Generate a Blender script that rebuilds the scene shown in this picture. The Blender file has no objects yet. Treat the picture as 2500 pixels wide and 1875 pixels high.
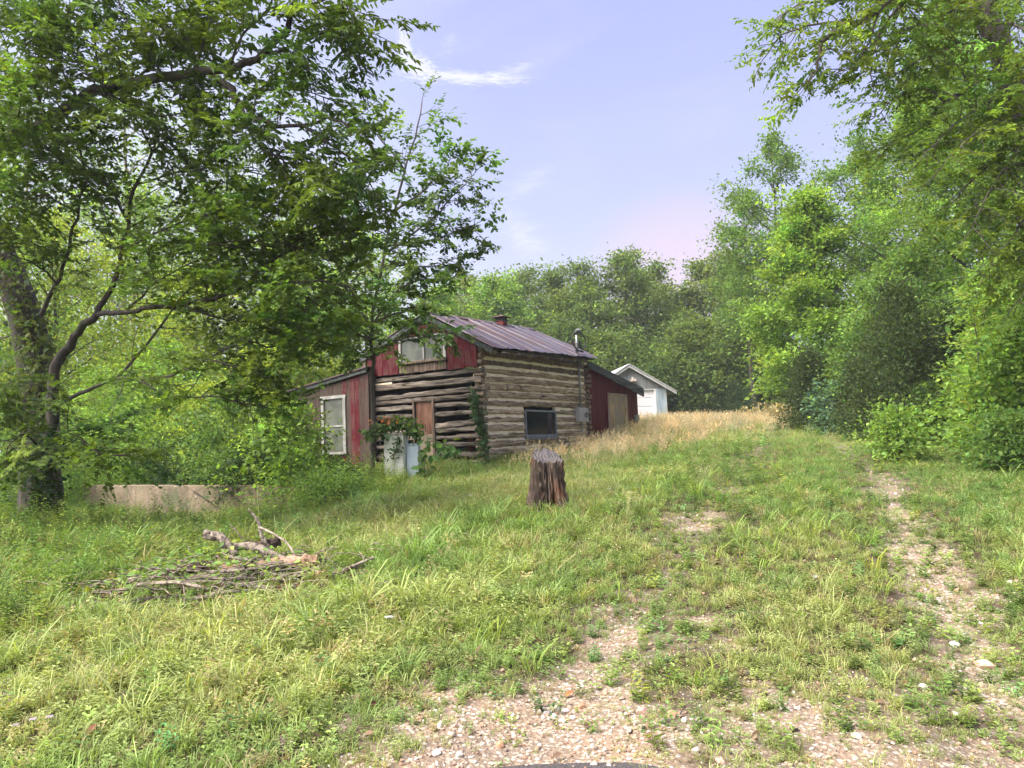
import bpy, bmesh, math, random
import numpy as np
from mathutils import Vector, Matrix
random.seed(7); rng = np.random.default_rng(11)
scene = bpy.context.scene
COL = scene.collection
# ------------------------------------------------------------------ camera
F = 1850.0; PITCH = math.radians(4.82); ROLL = math.radians(-2.24)
EYE = np.array([0, 0, 1.55])
cp, sp, cr, sr = math.cos(PITCH), math.sin(PITCH), math.cos(ROLL), math.sin(ROLL)
_u = np.array([0, -sp, cp]); _x = np.array([1.0, 0, 0]); DV = np.array([0, cp, sp])
XV = _x * cr + _u * sr; YV = -_x * sr + _u * cr
def at(u, v, y):
    r = DV + XV * (u - 1250) / F + YV * (937.5 - v) / F
    return EYE + r * (y / r[1])
cam = bpy.data.objects.new('camera', bpy.data.cameras.new('camera')); COL.objects.link(cam)
cam.data.sensor_width = 36; cam.data.lens = 36 * F / 2500; cam.data.clip_start = .05; cam.data.clip_end = 2000
m = Matrix.Identity(4)
for i in range(3):
    m[i][0] = XV[i]; m[i][1] = YV[i]; m[i][2] = -DV[i]; m[i][3] = EYE[i]
cam.matrix_world = m; scene.camera = cam
# ------------------------------------------------------------------ light
EXPOSURE = 3.15; SKY_S = 0.10; SUN_S = 1.5
scene.view_settings.view_transform = 'Standard'; scene.view_settings.look = 'None'
scene.view_settings.gamma = 1; scene.view_settings.use_curve_mapping = False
scene.view_settings.exposure = EXPOSURE
SUNDIR = Vector((-0.50, -0.30, 0.80)).normalized()
sun = bpy.data.objects.new('sun', bpy.data.lights.new('sun', 'SUN')); COL.objects.link(sun)
sun.data.energy = SUN_S; sun.data.angle = math.radians(55); sun.data.color = (1, .95, .86)
sun.rotation_euler = SUNDIR.to_track_quat('Z', 'Y').to_euler()
W = bpy.data.worlds.new('World'); scene.world = W; W.use_nodes = True
nt = W.node_tree; nt.nodes.clear()
class NB:
    """small node-graph builder"""
    def __init__(s, nt): s.nt = nt
    def n(s, t, **k):
        o = s.nt.nodes.new(t)
        for a, b in k.items(): setattr(o, a, b)
        return o
    def l(s, a, b): s.nt.links.new(a, b)
    def setin(s, sock, v):
        if hasattr(v, 'is_linked') or isinstance(v, bpy.types.NodeSocket): s.l(v, sock)
        else:
            if isinstance(v, (tuple, list)) and len(v) == 3 and sock.type == 'RGBA': v = (*v, 1)
            sock.default_value = v
    def math(s, op, a, b=None, c=None, clamp=False):
        o = s.n('ShaderNodeMath', operation=op, use_clamp=clamp)
        for i, v in enumerate((a, b, c)):
            if v is not None: s.setin(o.inputs[i], v)
        return o.outputs[0]
    def mix(s, f, a, b, blend='MIX'):
        o = s.n('ShaderNodeMix', data_type='RGBA', blend_type=blend)
        s.setin(o.inputs[0], f); s.setin(o.inputs[6], a); s.setin(o.inputs[7], b)
        return o.outputs[2]
    def ramp(s, f, stops):
        o = s.n('ShaderNodeValToRGB'); e = o.color_ramp.elements
        while len(e) < len(stops): e.new(.5)
        for q, (p, c) in zip(e, stops):
            q.position = p; q.color = (*c, 1) if not isinstance(c, (int, float)) else (c, c, c, 1)
        s.setin(o.inputs[0], f); return o.outputs[0]
    def rng(s, f, a, b, c=0.0, d=1.0, smooth=True):
        o = s.n('ShaderNodeMapRange', interpolation_type='SMOOTHSTEP' if smooth else 'LINEAR')
        s.setin(o.inputs[0], f)
        for i, v in enumerate((a, b, c, d)): o.inputs[i + 1].default_value = v
        return o.outputs[0]
    def noise(s, vec, scale, detail=4, rough=.6, dist=0.0, col=False):
        o = s.n('ShaderNodeTexNoise'); s.setin(o.inputs['Vector'], vec)
        o.inputs['Scale'].default_value = scale; o.inputs['Detail'].default_value = detail
        o.inputs['Roughness'].default_value = rough; o.inputs['Distortion'].default_value = dist
        return o.outputs[1 if col else 0]
    def voro(s, vec, scale, out='Distance', feature='F1'):
        o = s.n('ShaderNodeTexVoronoi', feature=feature); s.setin(o.inputs['Vector'], vec)
        o.inputs['Scale'].default_value = scale
        return o.outputs[out]
    def mapping(s, vec, scale=(1, 1, 1), loc=(0, 0, 0), rot=(0, 0, 0)):
        o = s.n('ShaderNodeMapping'); s.setin(o.inputs['Vector'], vec)
        o.inputs['Scale'].default_value = scale; o.inputs['Location'].default_value = loc; o.inputs['Rotation'].default_value = rot
        return o.outputs[0]
b = NB(nt)
sky = b.n('ShaderNodeTexSky', sky_type='NISHITA'); sky.sun_disc = False
sky.sun_elevation = math.asin(SUNDIR.z); sky.sun_rotation = math.atan2(SUNDIR.x, SUNDIR.y)
tc = b.n('ShaderNodeTexCoord'); dirv = tc.outputs['Generated']
sx = b.n('ShaderNodeSeparateXYZ'); b.l(dirv, sx.inputs[0])
grad = b.ramp(b.rng(sx.outputs[2], 0.0, 1.0, smooth=False), [(0.0, (.74, .68, .81)), (.12, (.72, .69, .85)), (.30, (.58, .60, .90)), (.55, (.455, .49, .93)), (1, (.38, .43, .90))])
def cone(d, c0, c1):       # 1 near the direction d, 0 away from it
    v = b.n('ShaderNodeVectorMath', operation='DOT_PRODUCT'); b.l(dirv, v.inputs[0]); v.inputs[1].default_value = d
    return b.rng(v.outputs['Value'], c0, c1)
def dirpx(u, v):
    p = at(u, v, 1.0) - EYE; return tuple(p / np.linalg.norm(p))
# thin high cloud: soft veils plus a few brighter wisps
veil = b.rng(b.noise(b.mapping(dirv, (1.6, 1.6, 5)), 2.2, 6, .55, .6), .48, .80)
col = b.mix(b.math('MULTIPLY', veil, .30), grad, (.84, .78, .92))
pink = b.math('MULTIPLY', cone(dirpx(1670, 715), .989, .9999), .78)
col = b.mix(pink, col, (.88, .63, .78))
glow = b.math('MULTIPLY', b.rng(sx.outputs[0], .02, -.34), b.rng(sx.outputs[2], .75, .2))
col = b.mix(b.math('MULTIPLY', glow, .85), col, (.92, .95, 1.0))
def dotc(d):
    v = b.n('ShaderNodeVectorMath', operation='DOT_PRODUCT'); b.l(dirv, v.inputs[0]); v.inputs[1].default_value = tuple(map(float, d)); return v.outputs['Value']
C0 = np.array(dirpx(1120, 180)); CU = XV - C0 * (XV @ C0); CU /= np.linalg.norm(CU); CV = np.cross(CU, -C0); CV = CV if CV[2] > 0 else -CV
front = b.math('GREATER_THAN', dotc(C0), .5); cu = b.math('DIVIDE', dotc(CU), dotc(C0)); cv = b.math('DIVIDE', dotc(CV), dotc(C0))   # a patch of sky round one cloud
cvec = b.n('ShaderNodeCombineXYZ'); b.l(cu, cvec.inputs[0]); b.l(cv, cvec.inputs[1])
def wisp(u0, v0, ru, rv, ang, sc, lo, hi, dist):
    ca, sa = math.cos(ang), math.sin(ang); du = b.math('SUBTRACT', cu, u0); dv = b.math('SUBTRACT', cv, v0)
    eu = b.math('DIVIDE', b.math('ADD', b.math('MULTIPLY', du, ca), b.math('MULTIPLY', dv, sa)), ru); ev = b.math('DIVIDE', b.math('SUBTRACT', b.math('MULTIPLY', dv, ca), b.math('MULTIPLY', du, sa)), rv)
    ee = b.math('SQRT', b.math('ADD', b.math('MULTIPLY', eu, eu), b.math('MULTIPLY', ev, ev)))
    nz = b.noise(b.mapping(cvec.outputs[0], sc, rot=(0, 0, -ang)), 1.0, 8, .68, dist)
    f = b.math('SUBTRACT', b.math('ADD', b.math('MULTIPLY', nz, 2.2), -.02), b.math('MULTIPLY', ee, .62)); return b.math('MULTIPLY', b.rng(f, lo, hi), front)
for args, st_ in (((-.052, .010, .030, .013, -.42, (70, 190, 1), .32, .90, 1.6), 1.0), ((-.064, .030, .009, .026, .12, (190, 60, 1), .40, 1.0, 1.2), .9), ((.008, -.004, .075, .0085, -.05, (34, 260, 1), .34, .98, 1.2), .95), ((.070, .006, .036, .007, .22, (40, 240, 1), .40, 1.3, 1.0), .6), ((-.01, .035, .03, .016, 1.0, (60, 150, 1), .55, 1.5, 1.2), .4), ((.08, -.20, .065, .026, -.9, (26, 110, 1), .35, 1.5, 1.2), .6), ((.085, -.13, .04, .016, .5, (40, 120, 1), .4, 1.5, 1.0), .45)):
    col = b.mix(b.math('MULTIPLY', wisp(*args), st_), col, (.96, .94, .98))
k = b.n('ShaderNodeVectorMath', operation='SCALE'); b.l(col, k.inputs[0]); k.inputs['Scale'].default_value = 1.0 / (SKY_S * 2 ** EXPOSURE)
mixs = b.mix(.06, k.outputs[0], sky.outputs[0])
bg = b.n('ShaderNodeBackground'); b.l(mixs, bg.inputs[0]); bg.inputs[1].default_value = SKY_S
out = b.n('ShaderNodeOutputWorld'); b.l(bg.outputs[0], out.inputs[0])
cy = scene.cycles
cy.max_bounces = 6; cy.diffuse_bounces = 3; cy.glossy_bounces = 2; cy.transmission_bounces = 4; cy.transparent_max_bounces = 8
cy.use_denoising = True; cy.use_adaptive_sampling = True; cy.adaptive_threshold = .02; cy.caustics_reflective = False; cy.caustics_refractive = False
# ------------------------------------------------------------------ helpers
def tag(o, label=None, cat=None, group=None, kind=None):
    for k_, v in (('label', label), ('category', cat), ('group', group), ('kind', kind)):
        if v: o[k_] = v
    return o
def empty(name, loc=(0, 0, 0), rz=0.0, parent=None):
    o = bpy.data.objects.new(name, None); COL.objects.link(o)
    o.location = loc; o.rotation_euler = (0, 0, rz); o.parent = parent; o.empty_display_size = .2
    return o
def link(name, me, mat=None, parent=None):
    if mat is not None and not me.materials: me.materials.append(mat)
    o = bpy.data.objects.new(name, me); COL.objects.link(o); o.parent = parent
    return o
def tri_mesh(name, V, T, smooth=False):
    me = bpy.data.meshes.new(name); n, t = len(V), len(T)
    me.vertices.add(n); me.vertices.foreach_set('co', np.asarray(V, np.float32).ravel())
    me.loops.add(3 * t); me.loops.foreach_set('vertex_index', np.asarray(T, np.int32).ravel())
    me.polygons.add(t); me.polygons.foreach_set('loop_start', np.arange(0, 3 * t, 3, dtype=np.int32))
    me.polygons.foreach_set('loop_total', np.full(t, 3, np.int32))
    me.polygons.foreach_set('use_smooth', np.full(t, smooth, bool))
    me.update(calc_edges=True); return me
def vattr(me, name, arr, kind='FLOAT_COLOR'):
    a = me.attributes.new(name, kind, 'POINT'); arr = np.asarray(arr, np.float32)
    if kind == 'FLOAT_COLOR':
        if arr.shape[1] == 3: arr = np.c_[arr, np.ones(len(arr))]
        a.data.foreach_set('color', arr.astype(np.float32).ravel())
    elif kind == 'FLOAT_VECTOR': a.data.foreach_set('vector', arr.ravel())
    else: a.data.foreach_set('value', arr if kind == 'FLOAT' else arr.astype(np.int32))
def hsh(i, j, s): 
    v = np.sin(i * 127.1 + j * 311.7 + s * 74.7) * 43758.5453
    return v - np.floor(v)
def vn(x, y, s=0):
    x = np.asarray(x, float); y = np.asarray(y, float)
    i = np.floor(x); j = np.floor(y); f = x - i; g = y - j; f = f * f * (3 - 2 * f); g = g * g * (3 - 2 * g)
    return (hsh(i, j, s) * (1 - f) + hsh(i + 1, j, s) * f) * (1 - g) + (hsh(i, j + 1, s) * (1 - f) + hsh(i + 1, j + 1, s) * f) * g
def fbm(x, y, s=0, o=3):
    t = 0; a = .5
    for q in range(o): t = t + a * vn(x * 2 ** q, y * 2 ** q, s + q * 7.3); a *= .5
    return t / (1 - .5 ** o)
def sstep(a, b_, x): t = np.clip((np.asarray(x, float) - a) / (b_ - a), 0, 1); return t * t * (3 - 2 * t)
def nrm(a): return a / np.maximum(np.linalg.norm(a, axis=-1, keepdims=True), 1e-9)
class MB:
    """collects shapes into ONE mesh"""
    def __init__(s): s.v = []; s.f = []
    def add(s, V, Fs):
        k_ = len(s.v); s.v += [tuple(map(float, p)) for p in V]; s.f += [tuple(i + k_ for i in f) for f in Fs]
    def box(s, lo, hi, ch=0.0):
        (a, c, e), (b_, d, f) = lo, hi
        V = [(a, c, e), (b_, c, e), (b_, d, e), (a, d, e), (a, c, f), (b_, c, f), (b_, d, f), (a, d, f)]
        s.add(V, [(0, 3, 2, 1), (4, 5, 6, 7), (0, 1, 5, 4), (1, 2, 6, 5), (2, 3, 7, 6), (3, 0, 4, 7)])
    def hexa(s, V8):
        s.add(V8, [(0, 3, 2, 1), (4, 5, 6, 7), (0, 1, 5, 4), (1, 2, 6, 5), (2, 3, 7, 6), (3, 0, 4, 7)])
    def tube(s, P, R, n=6, caps=True, wob=0.0, seed=0):
        P = np.asarray(P, float); m_ = len(P); R = np.broadcast_to(np.asarray(R, float), (m_,))
        T = nrm(np.gradient(P, axis=0)); ref = np.array([0, 0, 1.0]) if abs(T[0][2]) < .9 else np.array([1.0, 0, 0])
        A = np.cross(T[0], ref); A /= np.linalg.norm(A); V = []
        for i in range(m_):
            A = A - T[i] * (A @ T[i]); A /= np.linalg.norm(A); B = np.cross(T[i], A)
            for j in range(n):
                a = 2 * math.pi * j / n; r = R[i] * (1 + (wob * (2 * float(hsh(i * .37, j, seed)) - 1) if wob else 0))
                V.append(P[i] + r * (math.cos(a) * A + math.sin(a) * B))
        Fs = [(i * n + j, i * n + (j + 1) % n, (i + 1) * n + (j + 1) % n, (i + 1) * n + j) for i in range(m_ - 1) for j in range(n)]
        if caps: Fs += [tuple(range(n - 1, -1, -1)), tuple((m_ - 1) * n + j for j in range(n))]
        s.add(V, Fs)
    def build(s, name, mat, parent=None, smooth=False, bevel=0.0):
        me = bpy.data.meshes.new(name); me.from_pydata(s.v, [], s.f); me.update()
        if smooth: me.polygons.foreach_set('use_smooth', np.ones(len(me.polygons), bool))
        o = link(name, me, mat, parent)
        if bevel:
            md = o.modifiers.new('bevel', 'BEVEL'); md.width = bevel; md.segments = 2; md.limit_method = 'ANGLE'
        return o
def boxobj(name, lo, hi, mat, parent=None, bevel=0.0):
    q = MB(); q.box(lo, hi); return q.build(name, mat, parent, bevel=bevel)
def crom(P, n):
    P = np.asarray(P, float)
    if len(P) < 3:
        t = np.linspace(0, 1, n)[:, None]; return P[0] * (1 - t) + P[-1] * t
    Q = np.vstack([2 * P[0] - P[1], P, 2 * P[-1] - P[-2]]); o = []
    for s_ in np.linspace(0, len(P) - 1 - 1e-6, n):
        i = int(s_); t = s_ - i; a, b_, c, d = Q[i:i + 4]
        o.append(.5 * (2 * b_ + (c - a) * t + (2 * a - 5 * b_ + 4 * c - d) * t * t + (3 * b_ - a - 3 * c + d) * t ** 3))
    return np.array(o)
# ------------------------------------------------------------------ materials
def mat(name):
    m_ = bpy.data.materials.new(name); m_.use_nodes = True; m_.node_tree.nodes.clear()
    q = NB(m_.node_tree); p = q.n('ShaderNodeBsdfPrincipled'); o = q.n('ShaderNodeOutputMaterial'); q.l(p.outputs[0], o.inputs[0])
    t = q.n('ShaderNodeTexCoord'); return m_, q, p, t.outputs['Object'], o
def bump(q, p, h, strength=.5, dist=.02):
    o = q.n('ShaderNodeBump'); o.inputs['Strength'].default_value = strength; o.inputs['Distance'].default_value = dist
    q.l(h, o.inputs['Height']); q.l(o.outputs[0], p.inputs['Normal'])
def objrand(q):
    return q.n('ShaderNodeObjectInfo').outputs['Random']
def wood(name, dark, light, sc, bs=.7, rough=.85, rv=.35, blotch=None):
    m_, q, p, oc, o = mat(name)
    r = objrand(q); off = q.n('ShaderNodeCombineXYZ'); q.l(q.math('MULTIPLY', r, 37.0), off.inputs[0]); q.l(q.math('MULTIPLY', r, 19.0), off.inputs[2])
    va = q.n('ShaderNodeVectorMath', operation='ADD'); q.l(oc, va.inputs[0]); q.l(off.outputs[0], va.inputs[1])
    g = q.noise(q.mapping(va.outputs[0], sc), 1.0, 6, .65, .8)
    c = q.mix(q.rng(g, .32, .68), dark, light)
    if blotch:
        c = q.mix(q.rng(q.noise(va.outputs[0], blotch[0], 4, .6), blotch[1], blotch[2]), c, blotch[3])
    cracks = q.rng(q.noise(q.mapping(va.outputs[0], tuple(x * 1.9 for x in sc)), 1.0, 3, .5, .3), .30, .40)
    c = q.mix(q.math('SUBTRACT', 1.0, cracks), c, tuple(x * .35 for x in dark))
    v = q.math('ADD', q.math('MULTIPLY', r, rv), 1 - rv / 2)
    k_ = q.n('ShaderNodeVectorMath', operation='SCALE'); q.l(c, k_.inputs[0]); q.l(v, k_.inputs['Scale'])
    q.l(k_.outputs[0], p.inputs['Base Color']); p.inputs['Roughness'].default_value = rough; p.inputs['Specular IOR Level'].default_value = .12
    bump(q, p, q.math('ADD', g, q.math('MULTIPLY', cracks, .6)), bs, .02); return m_
def painted(name, paint, under, sc, lo, hi, rough=.7, bs=.35, rv=.25):
    m_, q, p, oc, o = mat(name); r = objrand(q)
    off = q.n('ShaderNodeCombineXYZ')
    for i_ in range(3): q.l(q.math('MULTIPLY', r, 11.0 + 9 * i_), off.inputs[i_])
    va = q.n('ShaderNodeVectorMath', operation='ADD'); q.l(oc, va.inputs[0]); q.l(off.outputs[0], va.inputs[1])
    g = q.noise(q.mapping(va.outputs[0], sc), 1.0, 7, .7, .4)
    big = q.noise(va.outputs[0], 2.3, 3, .6)
    f = q.rng(q.math('ADD', q.math('MULTIPLY', g, .6), q.math('MULTIPLY', big, .4)), lo, hi)
    dk = q.mix(q.rng(q.noise(q.mapping(va.outputs[0], tuple(x * .6 for x in sc)), 1.0, 4, .6), .3, .7), paint, tuple(x * .55 for x in paint))
    c = q.mix(f, dk, q.mix(g, tuple(x * .5 for x in under), under))
    k_ = q.n('ShaderNodeVectorMath', operation='SCALE'); q.l(c, k_.inputs[0]); q.l(q.math('ADD', q.math('MULTIPLY', r, rv), 1 - rv / 2), k_.inputs['Scale'])
    q.l(k_.outputs[0], p.inputs['Base Color']); p.inputs['Roughness'].default_value = rough; p.inputs['Specular IOR Level'].default_value = .12
    bump(q, p, g, bs, .01); return m_
def plain(name, c, rough=.6, var=.25, scale=6.0, metal=0.0, spec=.5, dirt=None):
    m_, q, p, oc, o = mat(name); g = q.noise(oc, scale, 5, .6)
    cc = q.mix(q.rng(g, .3, .7), tuple(x * (1 - var) for x in c), tuple(min(1, x * (1 + var * .5)) for x in c))
    if dirt: cc = q.mix(q.rng(q.noise(q.mapping(oc, (9, 9, 2.2)), 1.0, 5, .65), dirt[0], dirt[1]), cc, dirt[2])
    q.l(cc, p.inputs['Base Color']); p.inputs['Roughness'].default_value = rough; p.inputs['Metallic'].default_value = metal
    p.inputs['Specular IOR Level'].default_value = spec
    bump(q, p, g, .12, .01); return m_
def leafmat(name, inst=False, trans=.48, rough=.55, spec=.2):
    m_, q, p, oc, o = mat(name)
    a = q.n('ShaderNodeAttribute', attribute_name='tint', attribute_type='INSTANCER' if inst else 'GEOMETRY')
    c = a.outputs['Color']
    if inst:
        s_ = q.n('ShaderNodeAttribute', attribute_name='shade'); c = q.mix(1.0, c, s_.outputs['Color'], 'MULTIPLY')
    q.l(c, p.inputs['Base Color']); p.inputs['Roughness'].default_value = rough; p.inputs['Specular IOR Level'].default_value = spec
    t = q.n('ShaderNodeBsdfTranslucent'); q.l(q.mix(1.0, c, (1.32, 1.32, .58), 'MULTIPLY'), t.inputs[0])
    mx = q.n('ShaderNodeMixShader'); mx.inputs[0].default_value = trans
    q.l(p.outputs[0], mx.inputs[1]); q.l(t.outputs[0], mx.inputs[2]); q.l(mx.outputs[0], o.inputs[0]); return m_
def barkmat(name, dark, light, sc=(9, 9, 1.6), moss=None):
    m_, q, p, oc, o = mat(name)
    g = q.noise(q.mapping(oc, sc), 1.0, 7, .7, 1.0); c = q.mix(q.rng(g, .3, .7), dark, light)
    if moss: c = q.mix(q.rng(q.noise(oc, 1.7, 4, .6), .5, .66), c, moss)
    q.l(c, p.inputs['Base Color']); p.inputs['Roughness'].default_value = .9
    bump(q, p, g, 1.0, .04); return m_
LEAF = leafmat('leaf'); TUFT = leafmat('blade', inst=True, trans=.35, rough=.6, spec=.2)
BARK = barkmat('bark_dark', (.022, .017, .013), (.075, .058, .045), moss=(.05, .055, .025))
BARKL = barkmat('bark_pale', (.12, .09, .065), (.36, .29, .22))
TWIG = plain('twig', (.06, .045, .03), .85)
# ------------------------------------------------------------------ terrain
CP = np.array([(-.07,3.9,0),(-2.7,4,0),(2.5,4,-.1),(0,0,-.15),(-6,0,-.1),(6,0,-.25),(0,-15,-.3),(-20,-15,-.3),(20,-15,-.4),
(.45,10.5,.70),(-7.8,12.5,.62),(-3.4,9,.22),(-8,6,0.05),(6,8,.28),(12.3,20,1.15),(9,13,.75),(-7.1,17.3,.22),(-10.5,19,.22),(-5,14.5,.42),(-15,14,.3),(-2.8,17,.9),(-1.2,17.6,.95),
(-.82,19,1.17),(2.4,24.1,1.6),(4.8,28.3,2.0),(-6.4,22.5,.85),(-10,25,.85),(6.5,42,2.5),(9,42,2.45),(15.7,45,2.35),(18.2,40,1.95),(8.1,38,2.45),(3,23,1.4),(3.5,14,1.0),(6,20,1.45),(8,28,1.95),
(0,80,3.5),(-30,40,1.5),(30,40,1.6),(40,80,3),(-40,80,2.5),(-60,0,0),(60,0,0),(120,150,4),(-120,150,4),(0,160,5),(-120,-100,0),(120,-100,0)], float)
def _fit():
    X = CP[:, :2]; r2 = ((X[:, None] - X[None]) ** 2).sum(-1); n = len(X); Q = np.c_[np.ones(n), X]
    M_ = np.block([[np.sqrt(r2 + 9) - .02 * np.eye(n), Q], [Q.T, np.zeros((3, 3))]])
    return np.linalg.solve(M_, np.r_[CP[:, 2], 0, 0, 0])
WT = _fit()
YL = np.array([2.5, 3.9, 4.7, 5.85, 6.8, 7.6, 9.8, 13.7, 17.3, 24.7, 40]); XL = np.array([-.3, -.05, .3, .7, 1.2, 1.55, 2.4, 3.98, 5.5, 8.4, 14])
YR = np.array([2.5, 4.0, 5.0, 6.2, 7.2, 8.7, 12, 15.2, 17.7, 24.4, 40]); XR = np.array([2.0, 2.46, 2.95, 3.44, 3.84, 4.44, 5.76, 6.87, 7.66, 9.8, 15.5])
def H0(x, y):
    o = WT[-3] + WT[-2] * x + WT[-1] * y
    for i, (a, b_, _) in enumerate(CP): o = o + WT[i] * np.sqrt((x - a) ** 2 + (y - b_) ** 2 + 9)
    return o
def ruts(x, y):
    dl = np.abs(x - np.interp(y, YL, XL)); dr = np.abs(x - np.interp(y, YR, XR)); return dl, dr
def H(x, y):
    x = np.asarray(x, float); y = np.asarray(y, float); o = H0(x, y)
    dl, dr = ruts(x, y); ok = (y > 3.5) & (y < 38)
    o = o - .05 * ok * np.exp(-(dl / .35) ** 2) - .06 * ok * np.exp(-(dr / .35) ** 2)
    amp = sstep(3.2, 6, y) * .7 + .3
    return o + amp * (.10 * (fbm(x * .55, y * .55, 3) - .5) + .03 * (fbm(x * 3, y * 3, 5) - .5)) * (np.abs(x) < 60)
def bare(x, y):
    """0..1: how much gravel and soil shows through"""
    dl, dr = ruts(x, y); n = fbm(x * 1.6, y * 1.6, 21); n2 = fbm(x * 6, y * 6, 31)
    patch = 1.36 - np.sqrt(((x - .08) / .86) ** 2 + ((y - 3.8) / 1.08) ** 2)
    strip = .42 * sstep(4.7, 3.9, y) * sstep(.6, 1.1, x) * sstep(4.0, 2.8, x)
    L = np.exp(-(dl / .42) ** 2) * np.interp(y, [3.5, 4.3, 5.0, 6.2, 8, 10, 14, 40], [.80, .64, .44, .36, .30, .26, .22, .14])
    R = np.exp(-(dr / .42) ** 2) * np.interp(y, [3.5, 5, 6, 8, 9, 12, 15, 20, 40], [.62, .58, .55, .62, .50, .46, .40, .34, .22])
    md = .38 * np.exp(-((x - (np.interp(y, YL, XL) + np.interp(y, YR, XR)) / 2) / .8) ** 2) * sstep(7, 4.5, y)
    side = .25 * sstep(6.0, 4.5, y) * sstep(-2.2, -.6, x) * sstep(.5, -.2, x)
    worn = .42 * sstep(.60, .74, fbm(x * .9 + 7, y * .9, 51)) * sstep(11, 7, y); f = np.maximum.reduce([patch, strip, L, R, md, side, worn])
    return np.clip(f + (n - .5) * .62 + (n2 - .5) * .42 - .02, 0, 1)
TH = math.radians(58.3); ER = np.array([math.cos(TH), math.sin(TH)]); EL = np.array([-math.sin(TH), math.cos(TH)]); A0 = np.array([-.82, 19.0])
def house_xy(x, y): dx, dy = x - A0[0], y - A0[1]; return dx * ER[0] + dy * ER[1], dx * EL[0] + dy * EL[1]
def blocked(x, y):
    hx, hy = house_xy(x, y); b_ = (hx > -.05) & (hx < 10.3) & (hy > .0) & (hy < 3.8); b_ |= (hx > -.25) & (hx < 4) & (hy > 3.4) & (hy < 6.5)
    b_ |= (x - .45) ** 2 + (y - 10.5) ** 2 < .07
    b_ |= (x > 4.0) & (x < 8.7) & (y > 42) & (y < 49)
    return b_
def _axis(c, fine, step, far, g):
    a = [0.0]; s_ = step
    while a[-1] < far:
        a.append(a[-1] + s_)
        if a[-1] > fine: s_ *= g
    return np.array(a)
gx = _axis(0, 5, .11, 420, 1.06); gx = np.r_[-gx[:0:-1], gx]
gy1 = _axis(0, 8, .10, 420, 1.045) + 2.5; gy0 = 2.5 - _axis(0, .5, .3, 120, 1.3)[:0:-1]; gy = np.r_[gy0, gy1]
GX, GY = np.meshgrid(gx, gy); nx, ny = len(gx), len(gy)
GV = np.c_[GX.ravel(), GY.ravel(), H(GX.ravel(), GY.ravel())]
ii = (np.arange(ny - 1)[:, None] * nx + np.arange(nx - 1)[None]).ravel()
GT = np.r_[np.c_[ii, ii + 1, ii + nx + 1], np.c_[ii, ii + nx + 1, ii + nx]]
gme = tri_mesh('ground', GV, GT, True); vattr(gme, 'bare', bare(GV[:, 0], GV[:, 1]), 'FLOAT')
m_, q, p, oc, o = mat('ground_soil')
ba = q.n('ShaderNodeAttribute', attribute_name='bare').outputs['Fac']
pe = q.voro(oc, 34.0, 'Color'); ped = q.voro(oc, 34.0); pe2 = q.voro(oc, 90.0, 'Color')
sep = q.n('ShaderNodeSeparateColor'); q.l(pe, sep.inputs[0])
stone = q.ramp(sep.outputs[0], [(0, (.20, .145, .10)), (.35, (.34, .27, .20)), (.65, (.44, .375, .295)), (.9, (.52, .46, .40)), (1, (.62, .59, .54))])
fine = q.mix(q.noise(oc, 120, 3, .6), (.21, .135, .09), (.36, .26, .18))
red = q.rng(q.noise(oc, 1.4, 4, .6), .40, .66)
gravel = q.mix(q.rng(ped, .25, .6), stone, q.mix(red, (.22, .165, .12), fine))
soil = q.mix(q.noise(oc, 5, 6, .7), (.022, .017, .010), (.09, .065, .038))
soil = q.mix(q.rng(q.noise(oc, 26, 4, .7), .55, .7), soil, (.17, .13, .075))
q.l(q.mix(q.rng(ba, .12, .55), soil, gravel), p.inputs['Base Color']); p.inputs['Roughness'].default_value = .95; p.inputs['Specular IOR Level'].default_value = .15
bump(q, p, q.math('ADD', q.math('MULTIPLY', ped, -1.0), q.noise(oc, 60, 4, .6)), .8, .02)
GROUNDM = m_
tag(link('ground', gme, GROUNDM), 'grassy ground rising from the road up to the cabin and the woods', kind='structure')
# old tarmac road edge at the very front
xs = np.linspace(-30, 30, 241); edge = 3.66 + .30 * np.exp(-((xs - .14) / .7) ** 2) + .10 * (fbm(xs * 3, xs * 0, 8) - .5) + .05 * (fbm(xs * 14, xs * 0, 9) - .5)
rv = []; rows = 8
for r_ in range(rows):
    yy = -3 + (edge + 3) * r_ / (rows - 1); rv.append(np.c_[xs, yy, H(xs, yy) + .02 + (-.012 if r_ == rows - 1 else 0)])
rv = np.vstack(rv); n_ = len(xs); jj = (np.arange(rows - 1)[:, None] * n_ + np.arange(n_ - 1)[None]).ravel()
m_, q, p, oc, o = mat('tarmac'); g = q.noise(oc, 90, 4, .7)
q.l(q.mix(q.rng(g, .35, .7), (.028, .024, .024), (.10, .085, .08)), p.inputs['Base Color']); p.inputs['Roughness'].default_value = .9; bump(q, p, g, .6, .01)
tag(link('road', tri_mesh('road', rv, np.r_[np.c_[jj, jj + 1, jj + n_ + 1], np.c_[jj, jj + n_ + 1, jj + n_]], True), m_), 'dark tarmac road edge at the bottom of the driveway', kind='structure')
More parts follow.
